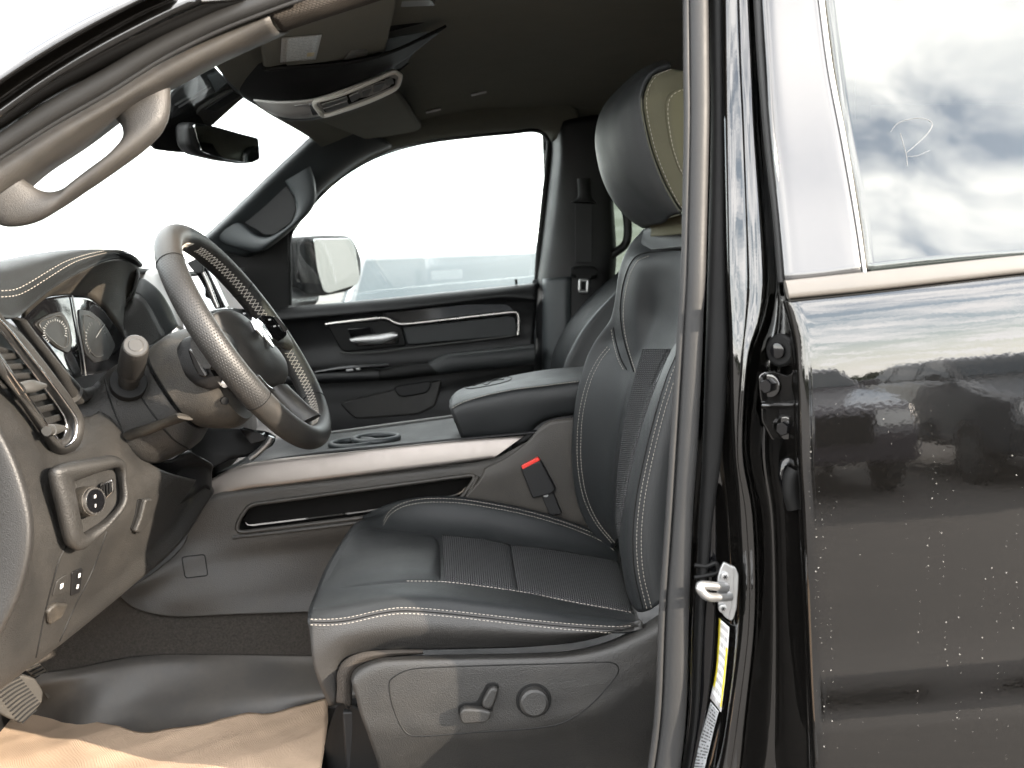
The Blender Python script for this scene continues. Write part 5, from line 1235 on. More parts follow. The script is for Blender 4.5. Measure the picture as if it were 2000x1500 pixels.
stitching('bolster_stitching', BK, full((1264, 1190), (1248, 1120), (1244, 1050), (1251, 972), (1267, 892), (1287, 812), (1311, 735), (1330, 690)), ds)
stitching('bolster_stitching', BK, full((1273, 1188), (1257, 1120), (1253, 1050), (1260, 972), (1276, 892), (1296, 812), (1320, 735), (1336, 696)), ds)
seam('bolster_seam', BK, full((1256, 1190), (1240, 1120), (1236, 1050), (1243, 972), (1259, 892), (1279, 812), (1303, 735), (1326, 682), (1336, 650)), .0012, 'plastic_black', ds)
yk = full((1338, 488), (1300, 490), (1262, 494), (1240, 504), (1225, 530), (1215, 570), (1212, 610), (1216, 650), (1226, 690), (1238, 726))
seam('yoke_seam', BK, yk, .0014, 'plastic_black', ds, lift=.0004); stitching('yoke_stitching', BK, [(p[0] + 6, p[1] + 6) for p in yk[2:]], ds, r=.0005)
yk2 = full((1198, 640), (1203, 668), (1212, 700), (1224, 722))
seam('yoke_seam', BK, yk2, .0012, 'plastic_black', ds, lift=.0004); stitching('yoke_stitching', BK, [(p[0] - 4, p[1] + 3) for p in yk2], ds, r=.0005)
# headrest
h0 = full((1298, 128), (1256, 146), (1216, 180), (1186, 215), (1174, 258), (1177, 301), (1190, 349), (1211, 388), (1238, 418), (1262, 434), Y=.42)
h3 = full((1312, 134), (1278, 148), (1262, 174), (1257, 202), (1263, 245), (1276, 297), (1298, 353), (1318, 390), (1334, 412), Y=.285)
h2 = full((1304, 129), (1265, 144), (1232, 176), (1210, 210), (1204, 252), (1210, 298), (1230, 350), (1262, 395), (1290, 420), (1300, 428), Y=.335)
h25 = full((1309, 131), (1271, 146), (1248, 175), (1236, 206), (1236, 248), (1246, 297), (1268, 352), (1295, 394), (1316, 416), Y=.30)
h4 = full((1340, 140), (1320, 165), (1310, 210), (1318, 260), (1336, 330), (1356, 395), Y=.272)
h5 = full((1400, 150), (1400, 200), (1400, 270), (1405, 330), (1410, 390), Y=.275)
head = loft('headrest', [shift(h0, .10, .10, 0), shift(h0, .02, .075, 0), h0, h2, h25, h3], 'leather', ds, n=50, m=8, thick=.008, label='black leather headrest')
hside = loft('headrest_side', [h3, h4, h5, shift(h5, .04, .08, 0)], 'cloth_side_sunlit', ds, n=40, m=6, thick=.006, label='side panel of the headrest with stitching, sunlit olive tone painted in')
HS = [hside, head]
hs1 = full((1316, 134), (1284, 148), (1267, 174), (1263, 203), (1269, 246), (1282, 298), (1304, 354), (1322, 390), (1336, 410))
stitching('headrest_stitching', HS, hs1, ds, gap=.0062, ln=.0042); stitching('headrest_stitching', HS, [(p[0] - 8, p[1] + 2) for p in hs1], ds, gap=.0062, ln=.0042)
hp = full((1342, 170), (1318, 176), (1304, 188), (1299, 208), (1301, 240), (1310, 288), (1325, 330), (1345, 362))
pan = sheet('headrest_panel', hp, full((1380, 168), (1380, 185), (1380, 200), (1380, 215), (1380, 240), (1382, 288), (1384, 330), (1386, 362)), [hside], 'cloth_side_sunlit', ds, puff=.004, n=30, m=12)
stitching('headrest_stitching', [pan, hside], [(p[0] + 6, p[1] + 3) for p in hp], ds, gap=.0062, ln=.0042)
loft('headrest_base', [full((1256, 436, .46), (1300, 428, .38), (1345, 416, .30)), full((1270, 446, .46), (1300, 444, .39), (1345, 440, .32)), full((1270, 462, .47), (1300, 460, .40), (1345, 456, .33))], 'cloth_side_sunlit', ds, n=16, m=4)
# seat base with switches
base = loft('seat_base', [kk([(262, 905), (280, 870), (330, 838), (400, 815), (520, 806), (800, 800), (1100, 794), (1300, 782), (1480, 738), (1640, 662), (1800, 560)], .172),
                     kk([(256, 915), (272, 878), (325, 846), (400, 824), (520, 816), (800, 812), (1100, 806), (1310, 794), (1490, 752), (1650, 680), (1800, 590)], .140),
                     kk([(258, 930), (290, 900), (340, 872), (410, 850), (520, 842), (800, 836), (1100, 832), (1320, 822), (1500, 785), (1660, 715), (1800, 640)], .125),
                     kk([(275, 985), (330, 970), (400, 960), (520, 950), (800, 945), (1100, 940), (1330, 930), (1500, 890), (1660, 800), (1800, 720)], .122),
                     kk([(300, 1080), (380, 1075), (480, 1070), (600, 1065), (850, 1060), (1100, 1050), (1330, 1020), (1500, 960), (1660, 870), (1800, 800)], .122),
                     kk([(340, 1190), (420, 1190), (520, 1190), (650, 1185), (850, 1175), (1100, 1150), (1330, 1110), (1500, 1050), (1660, 960), (1800, 900)], .124),
                     kk([(390, 1340), (480, 1330), (600, 1300), (750, 1280), (900, 1270), (1100, 1250), (1330, 1210), (1500, 1180), (1660, 1150), (1800, 1120)], .14),
                     kk([(420, 1500), (600, 1500), (900, 1500), (1200, 1500), (1500, 1500), (1800, 1500)], .18)], 'plastic', ds, n=80, m=8, thick=.006, label='grained plastic seat base panel')
BA = [base]
loft('base_edge_trim', [kk([(186, 1030), (190, 950), (190, 890), (222, 830), (300, 792), (420, 778), (600, 776)], .158), kk([(220, 1035), (225, 960), (228, 900), (258, 850), (320, 815), (430, 798), (600, 790)], .152), kk([(262, 1050), (262, 970), (262, 915), (285, 872), (335, 838), (430, 815), (600, 800)], .16)], 'pillar_cloth', ds, n=40, m=4)
pan_line = c8((440, 960), (452, 915), (540, 872), (700, 860), (1000, 850), (1200, 845), (1490, 838), (1530, 860), (1520, 905), (1400, 1040), (1280, 1120), (1150, 1150), (850, 1172), (600, 1190), (530, 1180), (490, 1130), (455, 1040))
seam('switch_panel_line', BA, pan_line, .0010, 'plastic_black', ds, closed=True, lift=-.0002)
inset('lever_recess', c8((765, 1045), (790, 1028), (855, 1025), (880, 980), (905, 935), (940, 930), (965, 945), (950, 1010), (925, 1080), (910, 1105), (790, 1112), (768, 1085)), 'plastic_black', ds, BA, lift=.0008, r=.004, depth=.004)
sl1 = lay(BA, c8((778, 1048), (800, 1034), (880, 1038), (925, 1050), (922, 1075), (905, 1102), (790, 1110), (775, 1085)), .016)
slab('seat_lever', rounded(sl1, .005), .014, 'plastic', ds, bevel=.004, seg=4, label='horizontal seat position switch')
sl2 = lay(BA, c8((880, 1010), (905, 965), (925, 942), (950, 942), (958, 958), (940, 1015), (922, 1045), (885, 1035)), .014)
slab('recline_lever', rounded(sl2, .005), .012, 'plastic', ds, bevel=.004, seg=4, label='upright backrest switch')
kq = cast(BA, *c8((1128, 1018))[0][:2]); kn = Vector((0, -1, .05)).normalized()
cyl('knob_well', kq[0] - kn * .004, kq[0] + kn * .0015, .0235, 'plastic_black', ds, k=40, prof=[(0, 1), (.8, 1), (1, .97)])
cyl('lumbar_knob', kq[0], kq[0] + kn * .014, .0195, 'plastic', ds, k=40, prof=[(0, 1), (.6, 1), (.85, .94), (1, .78)], label='round lumbar switch')
for sgn in (-1, 1):
    c = kq[0] + kn * .0128 + Vector((sgn * .0135, 0, 0))
    slab('knob_dimple', [c + Vector((sgn * .0048 * math.cos(q) - sgn * .003, 0, .0062 * math.sin(q))) + Vector((0, 0, 0)) for q in [i * math.pi / 6 for i in range(12)]], .004, 'plastic_dark', ds, bevel=0)
rl = part('seat_rail', AT(680, 1450, .25))
loft('rail_cover', [full((655, 1385), (640, 1430), (620, 1520), Y=.30), full((672, 1372), (668, 1430), (655, 1520), Y=.25), full((735, 1400), (745, 1450), (760, 1520), Y=.20)], 'plastic_black', rl, n=20, m=5)
box('rail_bracket', AT(690, 1440, .26), (.02, .05, .10), 'plastic_dark', rl)
box('rail_bar', AT(900, 1500, .30) + Vector((0, 0, -.03)), (.46, .04, .03), 'plastic_black', rl)

# ---- passenger seat
ps = part('passenger_seat', Vector((.2, 1.18, .9)), 'black leather passenger seat behind the armrest')
pb1 = [(1096, 760), (1100, 722), (1113, 688), (1141, 640), (1180, 594), (1215, 560), (1262, 520), (1310, 470)]
pb_n = yset(pb1, .98)
loft('backrest', [shift(pb_n, .10, -.02, 0), shift(pb_n, .03, -.01, 0), pb_n, shift(pb_n, .012, .06, 0), shift(pb_n, .03, .16, 0), shift(pb_n, .03, .26, 0), shift(pb_n, .005, .36, 0), shift(pb_n, .02, .40, 0), shift(pb_n, .10, .41, 0)], 'leather', ps, n=30, m=5)
pc0 = AT(1100, 740, .98); 
loft('seat_cushion', [[pc0 + Vector((.08, 0, -.20)), pc0 + Vector((-.2, 0, -.18)), pc0 + Vector((-.42, 0, -.2))], [pc0 + Vector((.08, .03, -.15)), pc0 + Vector((-.2, .03, -.13)), pc0 + Vector((-.45, .03, -.16))], [pc0 + Vector((.08, .2, -.18)), pc0 + Vector((-.2, .2, -.16)), pc0 + Vector((-.46, .2, -.17))], [pc0 + Vector((.08, .38, -.15)), pc0 + Vector((-.2, .38, -.13)), pc0 + Vector((-.45, .38, -.16))], [pc0 + Vector((.08, .42, -.25)), pc0 + Vector((-.2, .42, -.22)), pc0 + Vector((-.42, .42, -.25))]], 'leather', ps, n=20, m=5)

# ---- centre console
cc = part('center_console', AT(700, 950, .7), 'dark centre console with bronze silver trim strip')
PK = [(468, 1012), (486, 988), (500, 984), (700, 957), (925, 927), (928, 934), (902, 972), (890, 978), (700, 1012), (470, 1040), (461, 1034)]
side = loft('console_side', [full((380, 985), (430, 962), (520, 948), (700, 928), (850, 910), (960, 896), (1060, 850), (1200, 820), Y=[.60, .615, .625, .635, .64, .64, .64, .64]),
                      full((370, 1000), (430, 975), (520, 962), (700, 942), (850, 925), (960, 912), (1060, 870), (1200, 850), Y=[.60, .61, .62, .63, .635, .637, .637, .637]),
                      full((360, 1060), (430, 1055), (520, 1046), (700, 1022), (850, 1000), (960, 985), (1060, 970), (1200, 960), Y=[.60, .61, .62, .63, .635, .637, .637, .637]),
                      full((310, 1110), (400, 1100), (520, 1090), (700, 1070), (850, 1050), (960, 1040), (1060, 1030), (1200, 1020), Y=[.57, .60, .625, .645, .65, .65, .65, .65]),
                      full((235, 1160), (300, 1165), (420, 1160), (600, 1150), (800, 1130), (960, 1120), (1200, 1100), Y=[.52, .56, .59, .63, .655, .66, .66]),
                      full((235, 1166), (270, 1190), (340, 1204), (450, 1200), (600, 1195), (800, 1190), (960, 1185), (1200, 1180), Y=[.52, .54, .57, .59, .615, .63, .64, .64])], 'console_plastic', cc, n=230, m=26, label='textured plastic side of the console', sharp=60)
bm_ = bmesh.new(); bm_.from_mesh(side.data)
bmesh.ops.delete(bm_, geom=[f for f in bm_.faces if poly_depth(*proj(f.calc_center_median()), PK) > 1.5], context='FACES')
bm_.to_mesh(side.data); bm_.free()
rim_p = [h_[0] for h_ in on([side], rounded([(x_, y_, 0) for x_, y_ in PK], 9), 0, True, 2)]
tube('pocket_rim', rim_p, .0040, 'console_plastic', cc, closed=True, n=150)
wall_c = resample(rim_p, 80, True); wall_c = wall_c + [wall_c[0]]
loft('pocket_wall', [wall_c, [p_ + Vector((0, .03, 0)) for p_ in wall_c], [p_ + Vector((0, .06, -.004)) for p_ in wall_c]], 'pocket_shade', cc, n=100, m=3, thick=.002)
slab('pocket_back', [p_ + Vector((0, .055, 0)) for p_ in wall_c[:-1]], .004, 'pocket_shade', cc, bevel=0)
trim = rail('console_trim', full((408, 938), (470, 908), (560, 894), (700, 880), (850, 864), (950, 856), (1024, 851), Y=.630), full((400, 978), (470, 958), (560, 947), (700, 929), (850, 911), (930, 900), (962, 896), Y=.622), .014, 'console_trim', cc, n=50, k=16, power=4, label='brushed bronze silver trim strip')
loft('rear_side', [full((945, 915), (990, 893), (1030, 862), (1052, 838), (1075, 822), (1120, 816), (1220, 806), Y=.628), full((935, 940), (985, 925), (1030, 900), (1060, 880), (1100, 870), (1220, 860), Y=.626), full((900, 985), (960, 975), (1040, 960), (1100, 960), (1220, 960), Y=.63), full((880, 1060), (960, 1060), (1040, 1060), (1100, 1060), (1220, 1060), Y=.64)], 'console_plastic', cc, n=40, m=5)
SD = [side]
seam('pocket_lip', SD, [(455, 1050), (470, 1048), (700, 1020), (895, 984), (915, 965), (934, 930)], .0035, 'console_plastic', cc, lift=.002)
seam('cover_gap', SD, rounded([(355, 1088, 0), (400, 1083, 0), (406, 1124, 0), (362, 1129, 0)], 6), .0010, 'plastic_black', cc, closed=True)
# top of the console: tray, cup holders, far rail
def z_on(px, py, Z): return AZ(px, py, Z)
tz = V((800, 868, .64)).z - CAM.z
loft('console_top', [full((420, 925, .635), (560, 892, .635), (800, 866, .635), (1100, 838, .635)), [AT(480, 880, .78) + Vector((0, 0, -.012)), AT(600, 862, .78) + Vector((0, 0, -.012)), AT(800, 842, .78) + Vector((0, 0, -.012)), AT(1000, 825, .78)], full((500, 860, .92), (640, 846, .92), (800, 824, .92), (900, 811, .92))], 'plastic_dark', cc, n=30, m=6)
loft('armrest_hinge', [full((1000, 850), (1060, 815), (1120, 800), (1240, 785), Y=.66), full((1000, 880), (1060, 850), (1120, 840), (1240, 830), Y=.655)], 'plastic_dark', cc, n=12, m=3)
rail('far_rail', full((600, 852, .92), (640, 846, .92), (800, 824, .92), (920, 808, .92)), full((600, 868, .915), (640, 862, .915), (800, 840, .915), (920, 824, .915)), .02, 'plastic', cc, n=20)
tube('rail_line', full((640, 845, .91), (800, 823, .91), (900, 810, .91)), .0018, 'lens_grey', cc)  # thin pale line along the far rail
loft('console_far_side', [full((500, 860, .94), (640, 848, .94), (900, 812, .94)), full((500, 1000, .95), (640, 1000, .95), (900, 960, .95))], 'plastic_dark', cc, n=12, m=3)
tray = slab('tray_mat', rounded([AT(652, 882, .70), AT(690, 856, .84), AT(800, 846, .84), AT(815, 868, .70)], .01), .01, 'plastic_black', cc, bevel=.002, vec=Vector((0, 0, -1)))
for (cx_, cy_, ry) in ((735, 862, .76), (690, 872, .74)):
    c = AT(cx_, cy_, ry); tube('cup_holder', [c + Vector((.042 * math.cos(q), .042 * math.sin(q), .006)) for q in [i * math.pi / 10 for i in range(20)]], .006, 'far_trim_lit', cc, closed=True, n=50)
    cyl('holder_floor', c + Vector((0, 0, -.01)), c + Vector((0, 0, -.002)), .036, 'plastic_black', cc)
slab('holder_latch', rounded([AT(725, 868, .72), AT(748, 864, .72), AT(752, 872, .71), AT(728, 876, .71)], .003), .008, 'chrome', cc, bevel=.001)
slab('tray_wall', [AT(830, 868, .70), AT(890, 860, .70), AT(890, 842, .80), AT(815, 850, .80)], .01, 'plastic', cc, bevel=.002, vec=Vector((0, 0, -1)))
arm = part('armrest', AT(1020, 780, .75), 'padded leather armrest on the centre console')
ac = [full((905, 858), (930, 858), (1020, 852), (1060, 824), (1110, 812), (1250, 800), Y=.655), full((900, 845), (940, 838), (1020, 828), (1080, 808), (1250, 785), Y=.640),
      full((884, 808), (900, 800), (960, 790), (1030, 780), (1100, 772), (1250, 755), Y=.632), full((880, 793), (895, 786), (935, 774), (1000, 760), (1070, 751), (1145, 742), (1250, 735), Y=.645),
      full((879, 783), (893, 770), (935, 756), (1000, 745), (1070, 735), (1150, 728), (1250, 722), Y=[.70, .72, .78, .78, .78, .78, .78]), full((884, 776), (900, 763), (940, 749), (1000, 735), (1070, 723), (1150, 717), (1250, 712), Y=[.74, .80, .90, .91, .91, .91, .91]),
      shift(full((884, 776), (900, 763), (940, 749), (1000, 735), (1070, 723), (1150, 717), (1250, 712), Y=[.74, .80, .90, .91, .91, .91, .91]), 0, .02, -.05)]
armo = loft('armrest_pad', ac, 'leather', arm, n=60, m=7, thick=.006)
loft('armrest_front', [shift(full((905, 858), (890, 820), (880, 793), (879, 783), (884, 776), Y=[.655, .638, .645, .70, .74]), .001, 0, 0), shift(full((905, 858), (890, 820), (880, 793), (879, 783), (884, 776), Y=[.655, .638, .645, .70, .74]), .03, .16, -.02)], 'leather', arm, n=20, m=4)
stitching('armrest_stitching', [armo], full((884, 797), (900, 788), (935, 776), (1000, 762), (1070, 753), (1140, 744)), arm, r=.0005, gap=.005)
seam('armrest_seam', [armo], full((884, 799), (900, 790), (935, 778), (1000, 764), (1070, 755), (1140, 746)), .0008, 'plastic_black', arm)
seam('armrest_emblem', [armo], full((908, 756), (912, 751), (935, 744), (985, 737), (999, 738), (994, 744), (965, 752), (925, 759), (912, 759)), .0010, 'plastic_black', arm, closed=True, lift=.0006)
seam('emblem_line', [armo], full((925, 754), (940, 749), (950, 752), (962, 745), (985, 741)), .0010, 'plastic_black', arm, lift=.0006)
# buckle
bk = part('seat_buckle', AT(1050, 940, .62), 'black seat belt buckle with a red release button')
bdir = (AT(1078, 962, .615) - AT(1036, 905, .615)).normalized()
slab('buckle_body', rounded([AT(1016, 914, .618), AT(1056, 899, .618), AT(1086, 956, .618), (AT(1076, 966, .618)), AT(1040, 974, .618)], .004), .022, 'plastic_dark', bk, bevel=.003, vec=Vector((.15, 1, 0)).normalized())
slab('release_button', rounded([AT(1018, 910, .6175), AT(1050, 893, .6175), AT(1055, 899, .6175), AT(1021, 917, .6175)], .002), .016, 'red_plastic', bk, bevel=.0015, vec=Vector((.15, 1, 0)).normalized(), label='red release button')
slab('buckle_stalk', rounded([AT(1056, 966, .625), AT(1080, 960, .625), AT(1098, 1004, .625), AT(1074, 1008, .625)], .004), .012, 'plastic_dark', bk, bevel=.002, vec=Vector((.15, 1, 0)).normalized())
slab('buckle_rivet', [AT(1066 + 5 * math.cos(q), 968 + 3 * math.sin(q), .619) for q in [i * math.pi / 5 for i in range(10)]], .004, 'satin', bk, bevel=0)

# ---- floor
fl = part('cab_floor', AT(300, 1400, .4))
FZ = -.715
loft('carpet', [full((60, 1240), (235, 1160), (270, 1186), (340, 1199), (450, 1195), (600, 1190), (760, 1180), Y=[.5, .535, .555, .585, .605, .63, .64]),
                full((60, 1275), (200, 1230), (340, 1235), (450, 1235), (600, 1235), (760, 1230), Y=[.48, .53, .565, .585, .605, .61]),
                full((60, 1320), (150, 1305), (280, 1284), (450, 1282), (604, 1284), (760, 1284), Y=[.46, .49, .535, .56, .575, .58])], 'carpet', fl, n=60, m=8, label='dark tufted carpet')
def wav(p): return Vector((0, 0, .004 * math.sin(p.x * 21) * math.sin(p.y * 17 + 1)))
loft('vinyl_floor', [full((-260, 1400), (60, 1320), (150, 1305), (280, 1281), (450, 1279), (604, 1281), (760, 1281), Y=[.40, .455, .485, .53, .555, .57, .575]),
                     full((-260, 1420), (60, 1345), (150, 1325), (280, 1300), (450, 1296), (604, 1300), (760, 1300), Y=[.39, .45, .47, .51, .54, .555, .56]),
                     [AZ(-260, 1400, FZ + .03), AZ(60, 1385, FZ + .03), AZ(160, 1400, FZ + .03), AZ(280, 1370, FZ + .035), AZ(450, 1360, FZ + .035), AZ(604, 1355, FZ + .03), AZ(760, 1350, FZ + .03)],
                     [AZ(-260, 1450, FZ), AZ(60, 1430, FZ), AZ(160, 1450, FZ), AZ(280, 1440, FZ), AZ(450, 1425, FZ), AZ(640, 1385, FZ), AZ(760, 1375, FZ)],
                     [AZ(-200, 2100, FZ - .01), AZ(160, 2100, FZ - .01), AZ(280, 2100, FZ - .01), AZ(450, 2100, FZ - .01), AZ(700, 2100, FZ - .01), AZ(1200, 2100, FZ - .01)]], 'vinyl', fl, n=60, m=8, label='black vinyl floor covering')
box('floor_pan', Vector((.40, .78, CAM.z + FZ - .08)), (2.6, 1.5, .06), 'plastic_black', fl)
box('rocker_sill', Vector((.5, -.02, CAM.z + FZ - .06)), (2.6, .08, .10), 'black_paint', fl)
for name, pts, y in (('brake_pedal', c4((-40, 1130), (30, 1080), (110, 1045), (175, 1065), (212, 1125), (208, 1180), (170, 1225), (105, 1285), (40, 1260), (-40, 1215)), .36), ('accelerator_pedal', c4((118, 1022), (188, 985), (225, 1015), (288, 1112), (235, 1168), (205, 1120), (170, 1060)), .45)):
    pe = part(name, AT(40, 1340, y), 'muddy ribbed rubber brake pedal pad' if name == 'brake_pedal' else 'ribbed rubber accelerator pedal')
    tilt = [(p[0], p[1], y + (p[0] - 60) * .0006) for p in pts]
    pad = slab('pedal_pad', rounded(tilt, 5), .014, 'pedal_rubber', pe, bevel=.003)
    (x0, x1) = (-40, 85) if name == 'brake_pedal' else (50, 115)
    if name == 'brake_pedal':
        ribs = [((x0 + 8 + k * 2, 1352 + k * 0 + 12 * k - 12 * 4), (48 + k * 4.2, 1318 + 12 * k - 12 * 0)) for k in range(0)]
        for k in range(11):
            a = (-20 + k * 5.2, 1368 + k * 3.8) if False else (-8 + k * 4.6, 1340 + k * 6.8 + 8)
            b = (38 + k * 4.4, 1322 + k * 5.6)
            S = on([pad], [(a[0], a[1]), ((a[0] + b[0]) / 2, (a[1] + b[1]) / 2 - 2), (b[0], b[1])], .0012)
            if len(S) > 6: tube('pad_rib', [q[0] for q in S], .0013, 'plastic_black', pe, k=6, n=14)
    else:
        for k in range(9):
            a = (52 + k * 5.2, 1306 + k * 5.8); b = (76 + k * 4.4, 1296 + k * 5.4)
            S = on([pad], [a, ((a[0] + b[0]) / 2, (a[1] + b[1]) / 2), b], .0012)
            if len(S) > 6: tube('pad_rib', [q[0] for q in S], .0011, 'plastic_black', pe, k=6, n=10)
    tube('pedal_arm', [AT(20, 1300, y + .03), AT(-20, 1200, y + .04) + Vector((-.05, 0, 0)), AT(-60, 1100, y + .04) + Vector((-.05, 0, .05))], .012, 'plastic_black', pe)
# paper mat lies loose on the floor
def crease(p):
    w = math.sin(p.x * 34 + p.y * 11) * .0018 + math.sin(p.x * 13 - p.y * 29 + 2) * .0024 + abs(math.sin(p.x * 41 + p.y * 53 + 3 * math.sin(p.y * 9))) ** 3 * .0012 + abs(math.sin(p.x * 23 - p.y * 31)) ** 8 * .0016
    return Vector((0, 0, w))
PZ = FZ + .02
mat_o = loft('paper_floor_mat', [[AZ(-150, 1440, PZ), AZ(0, 1400, PZ), AZ(60, 1378, PZ), AZ(86, 1381, PZ), AZ(160, 1402, PZ), AZ(240, 1426, PZ), AZ(285, 1431, PZ), AZ(330, 1424, PZ), AZ(400, 1418, PZ), AZ(440, 1406, PZ), AZ(484, 1394, PZ), AZ(520, 1392, PZ), AZ(580, 1380, PZ), AZ(640, 1366, PZ)],
                         [AZ(-150, 1560, PZ), AZ(20, 1460, PZ), AZ(160, 1470, PZ), AZ(285, 1480, PZ), AZ(400, 1470, PZ), AZ(520, 1450, PZ), AZ(640, 1420, PZ)],
                         [AZ(-150, 1760, PZ), AZ(20, 1650, PZ), AZ(160, 1640, PZ), AZ(285, 1640, PZ), AZ(400, 1620, PZ), AZ(520, 1580, PZ), AZ(628, 1500, PZ)],
                         [AZ(-150, 1960, PZ), AZ(20, 1900, PZ), AZ(160, 1900, PZ), AZ(285, 1900, PZ), AZ(400, 1850, PZ), AZ(520, 1750, PZ), AZ(610, 1620, PZ)]], 'paper', None, n=80, m=14, thick=.0012, noise=crease)
mat_o['label'] = 'wrinkled tan paper floor mat lying in the driver footwell'; mat_o['category'] = 'floor mat'

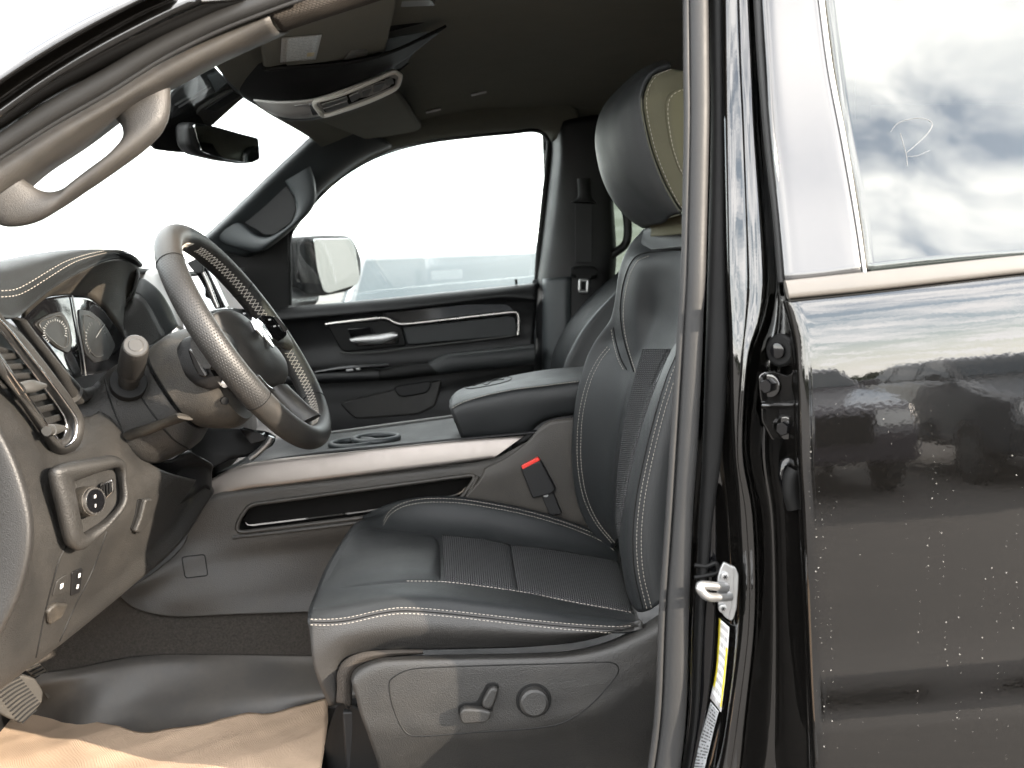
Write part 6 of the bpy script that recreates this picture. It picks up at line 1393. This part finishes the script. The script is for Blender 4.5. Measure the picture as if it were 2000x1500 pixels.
# ================================================================== surroundings
def vehicle(x, y, rz, paint_mat, label, name='parked_vehicle', group='parked vehicles', pickup=False):
    """Simple parked car with body, glasshouse, roof, windows, wheels, lights; nose along local -y."""
    e = empty(name, (x, y, 0), None, label, 'car', group)
    Mx = Matrix.Translation((x, y, 0)) @ Matrix.Rotation(rz, 4, 'Z')
    def tr(p): return Mx @ Vector(p)
    def sect(prof, w): return prof
    side_b = [(-2.35, .45), (-2.4, .75), (-2.3, 1.0), (-1.2, 1.12), (-.9, 1.14), (2.1, 1.16), (2.3, 1.05), (2.35, .5)]
    def hull(nm, prof, wb, wt, mat, zmid):
        bm = bmesh.new(); L = []; R = []
        for (yy, z) in prof:
            t = (z - prof[0][1]) / max(1e-6, (max(q[1] for q in prof) - prof[0][1]))
            w = wb + (wt - wb) * max(0, t)
            L.append(bm.verts.new(tr((-w, yy, z)))); R.append(bm.verts.new(tr((w, yy, z))))
        n = len(prof)
        for i in range(n): bm.faces.new((L[i], L[(i + 1) % n], R[(i + 1) % n], R[i]))
        bm.faces.new(L); bm.faces.new(list(reversed(R)))
        bmesh.ops.recalc_face_normals(bm, faces=bm.faces)
        me = bpy.data.meshes.new(nm); bm.to_mesh(me); bm.free()
        o = link(nm, me, mat, e, angle=40); md = o.modifiers.new('edge', 'BEVEL'); md.width = .06; md.segments = 3; md.limit_method = 'ANGLE'
        return o
    hull('body', [(-2.35, .42), (-2.42, .72), (-2.32, .98), (-1.25, 1.10), (-.95, 1.13), (2.2, 1.15), (2.38, 1.0), (2.40, .5), (2.3, .42)], .95, .88, paint_mat, 0)
    hull('cabin', [(-.98, 1.10), (-.25, 1.66), (.0, 1.72), (1.9, 1.72), (2.22, 1.12)], .84, .66, paint_mat, 0)
    def quad(nm, pts, mat, off=.012):
        P = [tr(p) for p in pts]
        nn = (P[1] - P[0]).cross(P[2] - P[0]).normalized(); c = sum(P, Vector()) / 4
        if nn.dot(c - tr((0, .6, 1.0))) < 0: nn = -nn
        bm = bmesh.new(); a = [bm.verts.new(p + nn * off) for p in P]; b = [bm.verts.new(p - nn * .02) for p in P]
        bm.faces.new(a); bm.faces.new(b)
        for i in range(4): bm.faces.new((a[i], a[(i + 1) % 4], b[(i + 1) % 4], b[i]))
        bmesh.ops.recalc_face_normals(bm, faces=bm.faces); me = bpy.data.meshes.new(nm); bm.to_mesh(me); bm.free(); return link(nm, me, mat, e, smooth=False)
    quad('windshield', [(-.74, -.90, 1.17), (.74, -.90, 1.17), (.62, -.30, 1.62), (-.62, -.30, 1.62)], 'car_glass')
    quad('rear_window', [(-.72, 2.19, 1.2), (.72, 2.19, 1.2), (.62, 1.96, 1.64), (-.62, 1.96, 1.64)], 'car_glass')
    for s in (-1, 1):
        for (ya, yb, yc, yd) in ((-.72, .35, .35, -.22), (.45, 1.35, 1.35, .45), (1.45, 2.08, 1.86, 1.45)):
            quad('side_window', [(s * .835, ya, 1.17), (s * .835, yb, 1.17), (s * .69, yc, 1.63), (s * .69, yd, 1.63)], 'car_glass')
        quad('headlight', [(s * .85, -2.40, .78), (s * .5, -2.42, .78), (s * .5, -2.38, .92), (s * .85, -2.34, .92)], 'grey_marks', .02)
        quad('tail_light', [(s * .86, 2.40, .80), (s * .66, 2.40, .80), (s * .66, 2.36, 1.04), (s * .86, 2.36, 1.04)], 'tail_light', .02)
        box('door_mirror', tr((s * 1.0, -.55, 1.22)), (.22, .12, .16), paint_mat, e, bevel=.03)
        for yw in (-1.45, 1.5):
            c = tr((s * .86, yw, .36)); ax = (tr((s * .98, yw, .36)) - c)
            cyl('wheel', c - ax * .6, c + ax, .36, 'tyre', e, k=24); cyl('hub_cap', c, c + ax * 1.08, .22, 'car_silver', e, k=20)
    quad('grille', [(-.46, -2.42, .62), (.46, -2.42, .62), (.46, -2.39, .90), (-.46, -2.39, .90)], 'plastic_black', .02)
    quad('licence_plate', [(-.2, 2.41, .66), (.2, 2.41, .66), (.2, 2.40, .78), (-.2, 2.40, .78)], 'grey_marks', .015)
    return e
vehicle(-.15, 6.1, R_(4), 'car_silver', 'hazy grey car parked outside the passenger window', group='vehicles beyond the passenger side')
vehicle(-3.1, 8.6, R_(180), 'car_white', 'pale car with red tail lamps seen past the passenger side mirror', group='vehicles beyond the passenger side')
vehicle(2.9, 7.4, R_(5), 'car_white', 'pale car seen through the far rear window gap', group='vehicles beyond the passenger side')
vehicle(.2, -10.0, R_(176), 'car_dark', 'dark car mirrored at the front edge of the rear door paint', group='vehicles mirrored in the rear door')
vehicle(2.9, -10.2, R_(183), 'car_grey', 'grey car mirrored left of the middle of the rear door paint', group='vehicles mirrored in the rear door')
vehicle(5.6, -10.0, R_(181), 'car_dark', 'dark car mirrored right of the middle of the rear door paint', group='vehicles mirrored in the rear door')
vehicle(8.4, -10.1, R_(178), 'car_grey', 'grey car mirrored at the rear end of the door paint', group='vehicles mirrored in the rear door')
def treeline(name, x0, x1, y, h, label):
    verts, faces = [], []
    rnd = random.Random(3)
    for k in range(5200):
        x = rnd.uniform(x0, x1); top = h * (.65 + .35 * math.sin(x * .31) * math.sin(x * .13 + 1)); z = top * rnd.random() ** .7; yy = y + rnd.uniform(-2.5, 2.5)
        r = rnd.uniform(.25, .6); b = len(verts); u = Vector((rnd.gauss(0, 1), rnd.gauss(0, 1), rnd.gauss(0, 1))).normalized(); w = u.orthogonal().normalized()
        c = Vector((x, yy, z))
        for a_, b_ in ((1, 0), (0, 1), (-1, 0), (0, -1)): verts.append(tuple(c + u * a_ * r + w * b_ * r))
        faces.append((b, b + 1, b + 2, b + 3))
    me = bpy.data.meshes.new(name); me.from_pydata(verts, [], faces)
    o = link(name, me, 'tree_leaf', None, smooth=False); o['kind'] = 'stuff'; o['label'] = label; o['category'] = 'trees'
treeline('far_woods', -60, 110, -38, 2.9, 'dark band of distant trees mirrored in the door')
